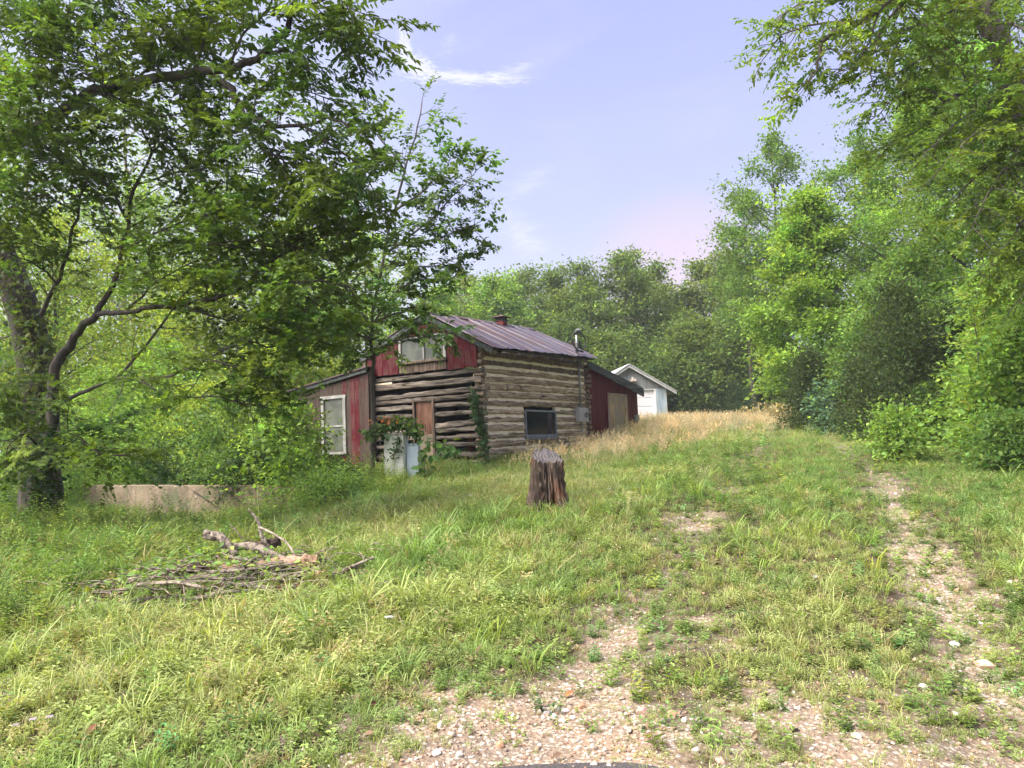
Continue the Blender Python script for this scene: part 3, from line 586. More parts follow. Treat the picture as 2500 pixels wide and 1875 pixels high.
e = MB(); e.hexa([(5.86, -.22, ltz(5.86) - .03), (10.38, -.22, ltz(10.38) - .06), (10.38, -.18, ltz(10.38) - .06), (5.86, -.18, ltz(5.86) - .03), (5.86, -.22, ltz(5.86) + .19), (10.38, -.22, ltz(10.38) + .25), (10.38, -.18, ltz(10.38) + .25), (5.86, -.18, ltz(5.86) + .19)]); e.build('fascia', FASC, lt)
e = MB(); e.hexa([(6.2, -.178, ltz(6.2) + .11), (10.5, -.178, ltz(10.5) + .16), (10.5, 3.7, ltz(10.5) + .16), (6.2, 3.7, ltz(6.2) + .11), (6.2, -.178, ltz(6.2) + .17), (10.5, -.178, ltz(10.5) + .22), (10.5, 3.7, ltz(10.5) + .22), (6.2, 3.7, ltz(6.2) + .17)]); e.build('roof', FASC, lt)
boxobj('plywood_board', (7.70, -.035, 2.03), (9.16, -.012, 3.21), PLY, lt)
for nm, lo, hi in (('trim', (7.63, -.05, 2.03), (7.695, .0, 3.215)), ('trim', (9.165, -.05, 2.03), (9.22, .0, 3.215)), ('trim', (7.63, -.05, 3.22), (9.22, .0, 3.28)), ('trim', (7.63, -.06, 1.96), (9.22, .0, 2.025))): boxobj(nm, lo, hi, W_BROWN if 'x' in nm else plain('pale_trim', (.36, .27, .2), .8), lt)
ob = boxobj('outlet_box', (9.90, -.07, 2.35), (10.2, -.002, 2.56), GALV, lt, .008); 
# left lean-to: bare and red boards round a white window
la = empty('side_room', (0, 0, 0), 0, cabin)
def laz(y): return 3.86 - (y - 3.5) * .142
y = 3.46; k_ = 0
while y < 6.33:
    w = random.uniform(.15, .20); y1 = min(y + w, 6.36); mt = RED if (3.75 < y < 4.35 and k_ % 3 != 1) else (REDW if y < 4.4 or 5.9 < y < 6.1 else BROWNR)
    for (z0, z1) in ([(.7, laz(y) - .08)] if (y1 < 4.30 or y > 5.27) else [(.7, 1.60), (3.14, laz(y) - .08)]):
        e = MB(); d = random.uniform(0, .008); e.hexa([(-.28 - d, y + .003, z0), (-.25, y + .003, z0), (-.25, y1 - .003, z0), (-.28 - d, y1 - .003, z0), (-.28 - d, y + .003, z1), (-.25, y + .003, z1), (-.25, y1 - .003, z1 - .02), (-.28 - d, y1 - .003, z1 - .02)]); e.build('siding_board', mt, la)
    y = y1; k_ += 1
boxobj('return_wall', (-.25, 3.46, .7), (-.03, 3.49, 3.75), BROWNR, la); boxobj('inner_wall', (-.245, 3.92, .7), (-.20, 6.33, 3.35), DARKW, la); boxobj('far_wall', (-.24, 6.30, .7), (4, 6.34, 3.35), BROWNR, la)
e = MB(); e.hexa([(-.36, 3.46, laz(3.46) - .10), (-.32, 3.46, laz(3.46) - .10), (-.32, 6.62, laz(6.62) - .10), (-.36, 6.62, laz(6.62) - .10), (-.36, 3.46, laz(3.46) + .01), (-.32, 3.46, laz(3.46) + .01), (-.32, 6.62, laz(6.62) + .01), (-.36, 6.62, laz(6.62) + .01)]); e.build('fascia', FASC, la)
e = MB(); e.hexa([(-.40, 3.42, laz(3.42) + .012), (4, 3.42, laz(3.42) + .012), (4, 6.66, laz(6.66) + .012), (-.40, 6.66, laz(6.66) + .012), (-.40, 3.42, laz(3.42) + .05), (4, 3.42, laz(3.42) + .05), (4, 6.66, laz(6.66) + .05), (-.40, 6.66, laz(6.66) + .05)]); e.build('roof', ROOF, la)
# the window is a part of the side room built from flat frame pieces
for nm, lo, hi, mt in (('window_frame', (-.32, 4.31, 1.63), (-.24, 4.41, 3.12), FRAME_W), ('window_frame', (-.32, 5.15, 1.63), (-.24, 5.25, 3.12), FRAME_W), ('window_frame', (-.322, 4.29, 3.122), (-.24, 5.27, 3.21), FRAME_W), ('window_sill', (-.36, 4.27, 1.56), (-.24, 5.29, 1.628), FRAME_W), ('window_rail', (-.29, 4.412, 2.33), (-.25, 5.148, 2.37), FRAME_W), ('window_pane', (-.268, 4.412, 2.372), (-.26, 5.148, 3.12), CURT), ('window_pane', (-.27, 4.412, 1.63), (-.262, 5.148, 2.328), CURT)): boxobj(nm, lo, hi, mt, la)
# a round wooden table top glimpsed inside between the lower logs
hx = (A0[0] + ER[0] * .75 + EL[0] * .85, A0[1] + ER[1] * .75 + EL[1] * .85)
tb = tag(empty('round_table', (hx[0], hx[1], 1.12)), 'orange round wooden tabletop inside the cabin seen through gaps between the lower logs', 'table')
ORW = wood('orange_wood', (.35, .11, .03), (.6, .24, .08), (3, 12, 12), .2, .5, .1)
e = MB(); e.tube([(0, 0, .78), (0, 0, .86)], .38, 24); e.build('tabletop', ORW, tb); e = MB(); e.tube([(0, 0, 0), (0, 0, .779)], .07, 10); e.build('pedestal', ORW, tb)
# ------------------------------------------------------------------ garage behind
gr = tag(empty('garage', (6.5, 42.0, 2.3), math.radians(6)), 'pale grey gabled garage with a white sectional door behind the cabin', 'garage')
GREYB = painted('grey_siding', (.27, .28, .27), (.22, .20, .17), (16, 16, 2.2), .6, .72); PALEB = painted('faded_blue_panel', (.46, .56, .62), (.55, .55, .47), (9, 9, 1.2), .45, .62); WHITE = plain('white_door', (.78, .75, .76), .5, .08, 3); TRIMW = plain('pale_trim_board', (.50, .50, .47), .7, .2, 5)
gz = 2.25 # eave height above base; peak 3.5
def gpk(x): return 3.44 - abs(x) * .60
e = MB(); e.add([(-2.1, 0, gz - .02), (2.1, 0, gz - .02), (2.1, 0, gpk(2.1)), (0, 0, gpk(0)), (-2.1, 0, gpk(2.1)), (-2.1, .08, gz - .02), (2.1, .08, gz - .02), (2.1, .08, gpk(2.1)), (0, .08, gpk(0)), (-2.1, .08, gpk(2.1))], [(0, 1, 2, 3, 4), (9, 8, 7, 6, 5), (0, 5, 6, 1)]); e.build('gable_siding', GREYB, gr)
for i in range(10): boxobj('batten', (-2.0 + i * .42, -.012, gz), (-1.985 + i * .42, -.001, gpk(-2.0 + i * .42) - .03), GREYB, gr)
boxobj('front_panel', (1.50, -.005, -.5), (2.11, .07, gz - .022), PALEB, gr); boxobj('front_panel', (-2.11, -.005, -.5), (-1.5, .07, gz - .022), PALEB, gr)
boxobj('side_wall', (2.05, .08, -.5), (2.11, 6, gz), GREYB, gr); boxobj('side_wall', (-2.11, .08, -.5), (-2.05, 6, gz), GREYB, gr); boxobj('rear_wall', (-2.05, 5.9, -.5), (2.05, 6, gz), GREYB, gr)
gd = boxobj('garage_door', (-1.40, .10, .28), (1.40, .13, 2.18), WHITE, gr)
for i in range(4):
    for j in range(4): boxobj('door_panel', (-1.34 + j * .68, .082, .33 + i * .475), (-.72 + j * .68, .098, .72 + i * .475), WHITE, gd, .006)
boxobj('door_trim', (1.40, -.02, .1), (1.495, .09, gz - .03), WHITE, gr); boxobj('door_trim', (-1.495, -.02, .1), (-1.40, .09, gz - .03), WHITE, gr); boxobj('door_trim', (-1.398, -.018, 2.16), (1.398, .09, 2.226), TRIMW, gr)
for s_ in (-1, 1):
    e = MB(); x1 = 2.62 * s_; zz = 3.44 - 2.62 * .60
    e.hexa([(0, -.25, 3.44), (x1, -.25, zz), (x1, -.21, zz), (0, -.21, 3.44), (0, -.25, 3.60), (x1, -.25, zz + .14), (x1, -.21, zz + .14), (0, -.21, 3.60)]); e.build('barge_board', TRIMW, gr)
    e = MB(); e.hexa([(0, -.3, 3.61), (x1, -.3, zz + .15), (x1, 6.2, zz + .15), (0, 6.2, 3.61), (0, -.3, 3.65), (x1, -.3, zz + .19), (x1, 6.2, zz + .19), (0, 6.2, 3.65)]); e.build('roof', plain('garage_roof', (.52, .52, .52), .5, .15), gr)
fl = boxobj('flood_light', (.08, -.22, 2.66), (.36, -.06, 2.80), plain('light_tan', (.60, .47, .40), .6), gr, .02); boxobj('lamp_mount', (.16, -.058, 2.74), (.26, -.001, 2.92), plain('lamp_white', (.65, .6, .55), .6), fl, .01)
# ------------------------------------------------------------------ concrete wall, cabinets, stump
m_, q, p, oc, o = mat('old_concrete'); g = q.noise(oc, 2.0, 6, .65); s_ = q.noise(q.mapping(oc, (5, 5, .6)), 1.0, 5, .6)
c = q.mix(q.rng(g, .3, .7), (.135, .098, .064), (.23, .172, .115)); c = q.mix(q.rng(s_, .52, .74), c, (.115, .085, .06)); c = q.mix(q.rng(q.noise(oc, 9, 4), .62, .72), c, (.46, .41, .33)); c = q.mix(q.math('MULTIPLY', q.rng(q.noise(oc, 1.3, 5, .7), .52, .66), .8), c, (.085, .095, .045)); ck = q.voro(q.mapping(oc, (.8, 1, 1.3)), 1.0, 'Distance', 'DISTANCE_TO_EDGE'); c = q.mix(q.rng(ck, .012, .0), c, (.04, .03, .02))
q.l(c, p.inputs['Base Color']); p.inputs['Roughness'].default_value = .95; bump(q, p, q.noise(oc, 22, 5, .7), .4, .02); CONC = m_
wa, wb = np.array([-11.6, 20.65]), np.array([-3.7, 15.25]); wd = wb - wa; wl = np.linalg.norm(wd); wr = math.atan2(wd[1], wd[0])
cw = MB(); nn = 110; V = []
for i in range(nn + 1):
    x = wl * i / nn; t = .008 * (fbm(x * 2, 1, 3) - .5)
    c_ = .05 * max(0, float(fbm(x * 1.7, 5, 4)) - .58) * 4; t2_ = t - c_; V += [(x, -.1, -.8), (x, -.1 + t, -.012 - c_ * 1.3), (x, -.082 + t, t2_), (x, .085, t - .3 * c_), (x, .1, -.012), (x, .1, -.8)]
V = np.array(V, float); cw.add(V, [(i * 6 + j, i * 6 + 6 + j, i * 6 + 7 + j, i * 6 + j + 1) for i in range(nn) for j in range(5)] + [(0, 1, 2, 3, 4, 5), tuple(nn * 6 + 5 - j for j in range(6))])
cwo = cw.build('retaining_wall', CONC); cwo.location = (wa[0], wa[1], 1.0); cwo.rotation_euler = (0, math.atan2(.05, wl), wr)
tag(cwo, 'low tan concrete retaining wall in front of the shrubs left of the cabin', 'wall')
CREAM = painted('mossy_white', (.76, .76, .68), (.42, .42, .30), (7, 7, 2.6), .50, .68, .6, .1, 0); BLUEG = plain('blue_grey_enamel', (.52, .60, .67), .4, .10, 2.0, 0, .5, dirt=(.62, .8, (.33, .36, .36)))
c1 = tag(empty('utility_cabinet', (-2.66, 16.8, .8), math.radians(-12)), 'mildewed cream metal meter cabinet in front of the cabin, vines on top', 'cabinet')
boxobj('body', (-.24, 0, 0), (.23, .30, 1.145), CREAM, c1, .012); boxobj('lid', (-.255, -.015, 1.147), (.245, .31, 1.175), CREAM, c1, .006)
boxobj('door', (.012, -.02, .12), (.222, -.002, .74), CREAM, c1, .005); boxobj('cover', (.012, -.02, .775), (.222, -.002, 1.12), CREAM, c1, .005); boxobj('front_plate', (-.225, -.012, .02), (.0, -.001, 1.12), CREAM, c1, .004)
hd = MB(); hd.box((-.028, -.022, .60), (-.008, -.013, .70)); hd.build('handle_slot', BLACK, c1); e = MB(); e.tube([(-.13, -.05, 1.04), (-.13, -.012, 1.04)], .032, 10); e.build('knob', plain('knob_green', (.09, .11, .08), .6), c1)
for x in (.05, .115, .18): boxobj('hinge', (x - .012, -.03, .735), (x + .012, -.021, .785), plain('hinge_rust', (.13, .09, .07), .8), c1)
c2 = tag(empty('utility_cabinet', (-2.26, 16.85, .8), math.radians(-3)), 'shorter plain blue-grey metal cabinet standing right of the cream one', 'cabinet')
boxobj('body', (-.14, 0, 0), (.14, .24, .90), BLUEG, c2, .012); boxobj('lid', (-.148, -.018, .902), (.148, .25, .93), BLUEG, c2, .006); boxobj('door', (-.128, -.016, .03), (.128, -.002, .89), BLUEG, c2, .006); boxobj('latch', (.0, -.024, .42), (.008, -.017, .46), BLACK, c2)
# stump
sx_, sy_ = .45, 10.55; sz = float(H(sx_, sy_)); NA, NZ = 96, 30
m_, q, p, oc, o = mat('rotten_stump'); g = q.noise(q.mapping(oc, (13, 13, 2.2)), 1.0, 7, .7, .8)
c = q.ramp(g, [(.30, (.010, .006, .005)), (.44, (.06, .038, .027)), (.58, (.12, .083, .06)), (.74, (.30, .235, .185))])
c = q.mix(q.math('MULTIPLY', q.rng(q.noise(q.mapping(oc, (3, 3, 1.2)), 1.3, 4, .6), .50, .66), .8), c, q.mix(g, (.07, .02, .008), (.28, .11, .045)))
q.l(c, p.inputs['Base Color']); p.inputs['Roughness'].default_value = .9; bump(q, p, g, .9, .04); STUMPM = m_
m_, q, p, oc, o = mat('stump_top'); wv = q.n('ShaderNodeTexWave', wave_type='RINGS', rings_direction='Z'); q.l(oc, wv.inputs[0]); wv.inputs['Scale'].default_value = 8; wv.inputs['Distortion'].default_value = 4.0; wv.inputs['Detail'].default_value = 4
q.l(q.mix(q.math('MULTIPLY', wv.outputs[1], q.noise(oc, 9, 5, .7)), (.07, .06, .058), (.21, .18, .175)), p.inputs['Base Color']); p.inputs['Roughness'].default_value = .9; bump(q, p, q.math('ADD', wv.outputs[1], q.noise(oc, 20, 5)), .5, .02); STOPM = m_
st = tag(empty('tree_stump', (sx_, sy_, sz)), 'weathered grey-brown tree stump with a sawn top in the grass in front of the cabin', 'stump')
a = np.linspace(0, 2 * np.pi, NA, endpoint=False); V = []
def topz(x, y): return .725 + .46 * y - .12 * x
for k_ in range(NZ + 1):
    t = k_ / NZ; r0 = .215 + .05 * (1 - t) ** 1.6 + .11 * (1 - t) ** 4 * (.4 + 1.2 * (fbm(np.cos(a) * 1.6 + 9, np.sin(a) * 1.6, 47)))
    n1 = fbm(np.cos(a) * 2.4 + 5, np.sin(a) * 2.4 + t * .5, 41) - .5; gr_ = np.abs(fbm(np.cos(a) * 4.5 + 3, np.sin(a) * 4.5 + t * 1.3, 43) - .5); n3 = fbm(np.cos(a) * 14, np.sin(a) * 14 + t * 5, 44) - .5
    hole = np.exp(-(((a - 5.05) / .16) ** 2)) * math.exp(-(((t - .28) / .14) ** 2)) * .12 + np.exp(-(((a - 3.9) / .10) ** 2)) * math.exp(-(((t - .3) / .2) ** 2)) * .05
    r = r0 * (1 + .48 * n1 * (1.2 - .6 * t)) - .10 * np.clip(.15 - gr_, 0, 1) / .15 * (1.1 - .5 * t) + .08 * n3 * (1.2 - .6 * t) - hole
    x, y_ = r * np.cos(a), r * np.sin(a); z = -.12 + (topz(x, y_) + .12 - (.05 * fbm(np.cos(a) * 6, np.sin(a) * 6, 48) - .02)) * t
    V.append(np.c_[x, y_, z])
V = np.vstack(V); e = MB(); e.add(V, [(k_ * NA + j, k_ * NA + (j + 1) % NA, (k_ + 1) * NA + (j + 1) % NA, (k_ + 1) * NA + j) for k_ in range(NZ) for j in range(NA)]); e.build('bark', STUMPM, st)
e = MB(); rim = V[-NA:]; V2 = [rim]
for s_ in (.92, .8, .6, .4, .2, .05):
    x, y_ = rim[:, 0] * s_, rim[:, 1] * s_; h = .03 * np.exp(-(((x + .08) / .05) ** 2 + ((y_ + .08) / .035) ** 2)) * 2.4
    V2.append(np.c_[x, y_, topz(x, y_) - .006 + .05 * (fbm(x * 22, y_ * 22, 45) - .5) - h])
V2 = np.vstack(V2); e.add(V2, [(k_ * NA + j, k_ * NA + (j + 1) % NA, (k_ + 1) * NA + (j + 1) % NA, (k_ + 1) * NA + j) for k_ in range(6) for j in range(NA)] + [tuple(6 * NA + j for j in range(NA))]); e.build('sawn_top', STOPM, st)
# ------------------------------------------------------------------ trees
def leafobj(name, packs, parent, mt=LEAF):
    """packs: list of (V, T, tint per vertex)"""
    V = np.vstack([p_[0] for p_ in packs]); off = np.cumsum([0] + [len(p_[0]) for p_ in packs[:-1]])
    T = np.vstack([p_[1] + o_ for p_, o_ in zip(packs, off)]); me = tri_mesh(name, V, T)
    vattr(me, 'tint', np.vstack([p_[2] for p_ in packs])); return link(name, me, mt, parent)
def tintvar(r, n, base, v=.28, hue=.18):
    base = np.asarray(base, float); k_ = np.exp(r.normal(0, v, n))[:, None]; h = r.normal(0, hue, n)[:, None]
    c = base[None] * k_ * np.c_[1 + .9 * h, 1 + .15 * h, 1 - .5 * h]
    return np.clip(c, .004, .8)
def crown_pack(r, lobes, n, size, base, tpl='rhomb', clump=12, cr=.35, up=.55, wid=.7, flat=.35, v=.22, droop=.15, shell=.68):
    """leaves spread in small flattened sprays through ellipsoid lobes [(cx,cy,cz,rx,ry,rz)]"""
    lobes = np.asarray(lobes, float); vol = np.prod(lobes[:, 3:], 1) ** (2 / 3); nc = max(1, n // clump)
    li = r.choice(len(lobes), nc, p=vol / vol.sum()); d = nrm(r.normal(0, 1, (nc, 3))); rad = shell + (1 - shell) * r.random(nc) ** .6
    C = lobes[li, :3] + d * rad[:, None] * lobes[li, 3:] * (1 + .18 * r.normal(0, 1, (nc, 1)))
    ct = tintvar(r, nc, base, v, .16); out_ = nrm(d / lobes[li, 3:] * lobes[li, 3:].mean(1, keepdims=True))
    P = np.repeat(C, clump, 0); od = np.repeat(out_, clump, 0); off = r.normal(0, 1, (nc * clump, 3)) * cr; off[:, 2] *= flat
    N = nrm(od * .45 + np.array([0, 0, up]) + r.normal(0, .42, P.shape)); D = nrm(nrm(off) * .7 + od * .5 + r.normal(0, .5, P.shape) - np.array([0, 0, droop]))
    sz = size * np.exp(r.normal(0, .22, len(P))); V, T, k_ = leaves(P + off, D, N, sz, sz * wid, tpl)
    tint = np.repeat(ct, clump, 0) * np.exp(r.normal(0, .18, (len(P), 1))); return V, T, np.repeat(tint, k_, 0)
NK, SK = 1.9, .66
def forest_tree(name, label, u, d, vtop, wpx, base=(.075, .125, .028), n=9000, size=.26, group=None, cb=.22, shape='round', bark=None, lean=0.0, seed=None, cat='tree', trunkr=None, cr=None, nl=None, v=.30, clump=12, x=None):
    seed = seed if seed is not None else int(u * 7 + d * 13) % 99991; r = np.random.default_rng(seed)
    if x is None: x = at(u, 1050, d)[0]
    z0 = float(H(x, d)); zt = at(u, vtop, d)[2]; h = max(zt - z0, .5); R = wpx / 2 / F * d
    root = tag(empty(name, (x, d, z0)), label, cat, group); lobes = []; nl = int((nl or max(7, int(8 + R * 1.6))) * 2.5)
    limbs = []; CC = []; OD = []
    def env(t):
        if shape == 'round': return R * math.sqrt(max(.04, 1 - abs(2 * t - .75) ** 2.3 * .85))
        if shape == 'cone': return R * (1.03 - t) ** .75
        return R * (1.02 - t) ** .65
    for i in range(nl):
        t = (i + r.uniform(.2, .8)) / nl; az = i * 2.4 + r.normal(0, .35); rr = env(t) * r.uniform(.62, 1.12)
        ze = h * (cb + (1 - cb) * t) + r.normal(0, .02 * h); rise = rr * {'round': .25 + .9 * t, 'cone': .10 + .45 * t, 'cedar': .3 + .5 * t}[shape]
        zs = max(.06 * h, min(ze - rise, .9 * h)); ze = min(ze, h * .985)
        s_ = np.array([lean * zs, 0, zs]); e_ = np.array([lean * ze + rr * math.cos(az), rr * math.sin(az), ze]); md = (s_ + e_) / 2 + np.array([r.normal(0, .06), r.normal(0, .06), r.uniform(-.10, .06)]) * rr
        L = crom([s_, md, e_], 7); limbs.append(L)
        for q_ in (.3, .48, .64, .78, .9, 1.0):
            p_ = L[min(6, int(round(q_ * 6)))]
            for k_ in range(2 if q_ < .5 else 3):
                dd = r.normal(0, 1, 3); dd[2] = dd[2] * .55 + .25; dd += (e_ - s_) / max(rr, .1) * .35; dd = nrm(dd); ln = rr * r.uniform(.12, .55) * (1.15 - .4 * q_) + .05
                for w_ in ((1.0,) if ln < .35 else (.55, 1.0)): CC.append(p_ + dd * ln * w_); OD.append(dd)
    for k_ in range(5): CC.append(np.array([lean * h + r.normal(0, .22 * R), r.normal(0, .2 * R), h * (1 - .05 * k_ * r.random()) - .1])); OD.append(np.array([0, 0, 1.0]))
    CC = np.array(CC); OD = np.array(OD); CC[:, 2] = np.maximum(CC[:, 2], .08); nc = len(CC); nn = int(n * NK); k_ = max(4, nn // nc); size *= SK
    crr = (cr or max(.18, R * .11)) * .82; ct = tintvar(r, nc, base, v, .13); off = np.clip(r.normal(0, 1, (nc * k_, 3)), -1.7, 1.7) * crr * np.repeat(np.exp(r.normal(0, .4, nc)), k_)[:, None]; off[:, 2] *= .9 if shape == 'cedar' else .5
    P = np.repeat(CC, k_, 0) + off; od = np.repeat(OD, k_, 0); upv = np.array([0, 0, .65 if shape != 'cedar' else .2])
    N = nrm(od * .3 + upv + r.normal(0, .40, P.shape)); D = nrm(nrm(off) * .7 + od * .5 + r.normal(0, .5, P.shape) - np.array([0, 0, .15 if shape != 'cedar' else -.3])); sz = size * np.exp(r.normal(0, .25, len(P)))
    V, T, kk = leaves(P, D, N, sz, sz * .68, 'rhomb'); tt = np.repeat(ct, k_, 0) * np.exp(r.normal(0, .18, (len(P), 1))); leafobj('crown', [(V, T, np.repeat(tt, kk, 0))], root)
    tr = trunkr or (.05 + h * .010); q_ = MB(); PP = crom([(0, 0, -.2), (r.normal(0, .1), r.normal(0, .1), h * .25), (lean * h * .5 + r.normal(0, .12), r.normal(0, .12), h * .55), (lean * h * .93, 0, h * .93)], 10); q_.tube(PP, np.linspace(tr, tr * .12, 10), 8)
    for L in limbs: q_.tube(L, np.linspace(tr * .34 * (1.1 - .6 * L[0][2] / h), .006, 7), 5, caps=False)
    q_.build('trunk', bark or BARK, root, True); return root
class Near:
    """a tree close to the camera: traced limbs, grown twigs, single leaves"""
    def __init__(s, name, label, base, seed, tint, bark=BARK, leaf='maple', lsz=.13, lw=.9, cat='tree', mt=None, tv=.25):
        s.o = np.asarray(base, float); s.root = tag(empty(name, tuple(s.o)), label, cat); s.r = np.random.default_rng(seed); s.wood = MB(); s.tw = MB()
        s.P = []; s.D = []; s.N = []; s.L = []; s.tint = tint; s.bark = bark; s.leaf = leaf; s.lsz = lsz; s.lw = lw; s.ct = []; s.tv = tv
    def spray(s, p, d, ln, n, tint, up):
        r = s.r; side = nrm(np.cross(d, up)); 
        for i in range(n):
            t = (i + .7) / n; sg = 1 if i % 2 else -1
            s.P.append(p + d * ln * t + r.normal(0, .012, 3)); s.D.append(nrm(d * .55 + side * sg * .85 + r.normal(0, .25, 3) - np.array([0, 0, .18])) if i < n - 1 else d)
            s.N.append(nrm(up + r.normal(0, .30, 3))); s.L.append(s.lsz * math.exp(r.normal(0, .2)) * (1.05 - .35 * t)); s.ct.append(tint)
    def limb(s, pts, r0, r1, sub=.24, slen=(.5, 1.4), start=.15, nseg=None, sp=.16, nl=9, subr=.009, droop=.12, horiz=.5, spl=(.28, .5), px=True, n=8):
        r = s.r; W_ = np.array([at(*q_) for q_ in pts]) if px else np.asarray(pts, float)
        W_ = W_ - s.o; nseg = nseg or max(6, len(pts) * 3); C = crom(W_, nseg); C[1:-1] += r.normal(0, min(.02, r0 * .5), C[1:-1].shape)
        s.wood.tube(C, np.linspace(r0, r1, nseg), n, wob=.10, seed=float(r.random() * 9))
        if not sub: return C
        seg = np.linalg.norm(np.diff(C, axis=0), axis=1); cum = np.r_[0, np.cumsum(seg)]; Ltot = cum[-1]; k_ = 0
        for q_ in np.arange(start * Ltot, Ltot, sub):
            i = min(int(np.searchsorted(cum, q_, 'right') - 1), nseg - 2); t = (q_ - cum[i]) / seg[i]; p = C[i] * (1 - t) + C[i + 1] * t; tg = nrm(C[i + 1] - C[i])
            rv_ = r.normal(0, 1, 3); rv_[2] *= horiz; rv_ -= tg * (rv_ @ tg); d = nrm(nrm(rv_) * .85 + tg * .55 + np.array([0, 0, .12])); ln = r.uniform(*slen) * (1 - .35 * q_ / Ltot)
            s.sub(p, d, ln, subr, sp, nl, droop, spl)
        s.sub(C[-1], nrm(C[-1] - C[-2]), slen[0], subr, sp, nl, droop, spl); return C
    def sub(s, p, d, ln, rad, sp, nl, droop, spl):
        r = s.r; m_ = 5; pts = [p]; dd = d.copy()
        for i in range(m_):
            dd = nrm(dd + r.normal(0, .16, 3) - np.array([0, 0, droop * .3])); pts.append(pts[-1] + dd * ln / m_)
        pts = np.array(pts); s.wood.tube(pts, np.linspace(rad, rad * .35, m_ + 1), 4, caps=False)
        up = nrm(np.array([0, 0, 1.0]) + r.normal(0, .28, 3)); tint = tintvar(r, 1, s.tint, s.tv, .15)[0]; k_ = 0
        for q_ in np.arange(ln * .25, ln, sp):
            t = q_ / ln * m_; i = min(int(t), m_ - 1); pp = pts[i] + (pts[i + 1] - pts[i]) * (t - i); tg = nrm(pts[i + 1] - pts[i]); side = nrm(np.cross(tg, up)); k_ += 1
            dr = nrm(tg * .7 + side * (.8 if k_ % 2 else -.8) + r.normal(0, .2, 3) - np.array([0, 0, droop])); l2 = r.uniform(*spl)
            s.tw.add([pp - side * .002, pp + side * .002, pp + dr * l2], [(0, 1, 2)]); s.spray(pp, dr, l2, nl, tint, up)
        s.spray(pts[-1] - dd * .05, dd, spl[1] * .8, nl, tint, up)
    def done(s, names=('trunk', 'crown')):
        s.wood.build(names[0], s.bark, s.root, True)
        if s.P:
            L = np.array(s.L); V, T, k_ = leaves(np.array(s.P), np.array(s.D), np.array(s.N), L, L * s.lw, s.leaf); n = len(L)
            ti = np.array(s.ct) * np.exp(s.r.normal(0, .2, (n, 1))); c = leafobj(names[1], [(V, T, np.repeat(ti, k_, 0))], s.root)
            if s.tw.v: s.tw.build('twig', TWIG, c)
        return s.root
def XY(u, v, d): p_ = at(u, v, d); return (p_[0], p_[1], float(H(p_[0], p_[1])))
GRN = (.098, .160, .028)
# near left maple, low spreading limbs
t1 = Near('maple_tree', 'leaning dark-barked tree with low wide limbs over the weeds at the left', XY(95, 1250, 12.5), 5, GRN, leaf='maple', lsz=.088, lw=.85)
t1.limb([(93, 1330, 12.5), (100, 1210, 12.5), (112, 1110, 12.5), (124, 1050, 12.5), (131, 980, 12.5), (139, 895, 12.5), (169, 845, 12.4), (198, 803, 12.3), (236, 769, 12.2)], .125, .055, sub=0, nseg=22, n=14)
t1.limb([(95, 1330, 12.48), (80, 1290, 12.45), (60, 1300, 12.3)], .12, .04, sub=0)
t1.limb([(236, 769, 12.2), (270, 714, 12.2), (291, 655, 12.1), (297, 617, 12), (312, 540, 11.9), (332, 450, 11.8), (372, 370, 11.6)], .05, .02, sub=.16)
t1.limb([(236, 769, 12.2), (304, 765, 12), (359, 752, 11.8), (447, 743, 11.5), (548, 722, 11.2), (612, 701, 11), (684, 693, 10.8), (770, 685, 10.6), (850, 700, 10.5)], .045, .01, sub=.14, start=.3)
t1.limb([(148, 984, 12.5), (190, 962, 12.2), (236, 942, 12), (287, 921, 11.8), (337, 927, 11.6), (422, 912, 11.3), (506, 878, 11), (590, 828, 10.8), (680, 790, 10.6)], .036, .008, sub=.15, start=.35)
t1.limb([(346, 930, 11.6), (401, 963, 11.4), (460, 970, 11.2), (527, 967, 11), (612, 959, 10.9), (690, 962, 10.8)], .018, .006, sub=.16, start=.3)
t1.limb([(590, 701, 11), (658, 642, 11), (740, 600, 10.9), (830, 570, 10.8), (910, 560, 10.7)], .022, .007, sub=.13)
t1.limb([(101, 769, 12.8), (139, 693, 12.6), (169, 608, 12.4), (190, 520, 12.2), (212, 430, 12)], .04, .014, sub=.16)
t1.limb([(287, 921, 11.8), (350, 850, 11.7), (420, 760, 11.5), (480, 690, 11.3), (560, 640, 11.2)], .025, .008, sub=.24, start=.4)
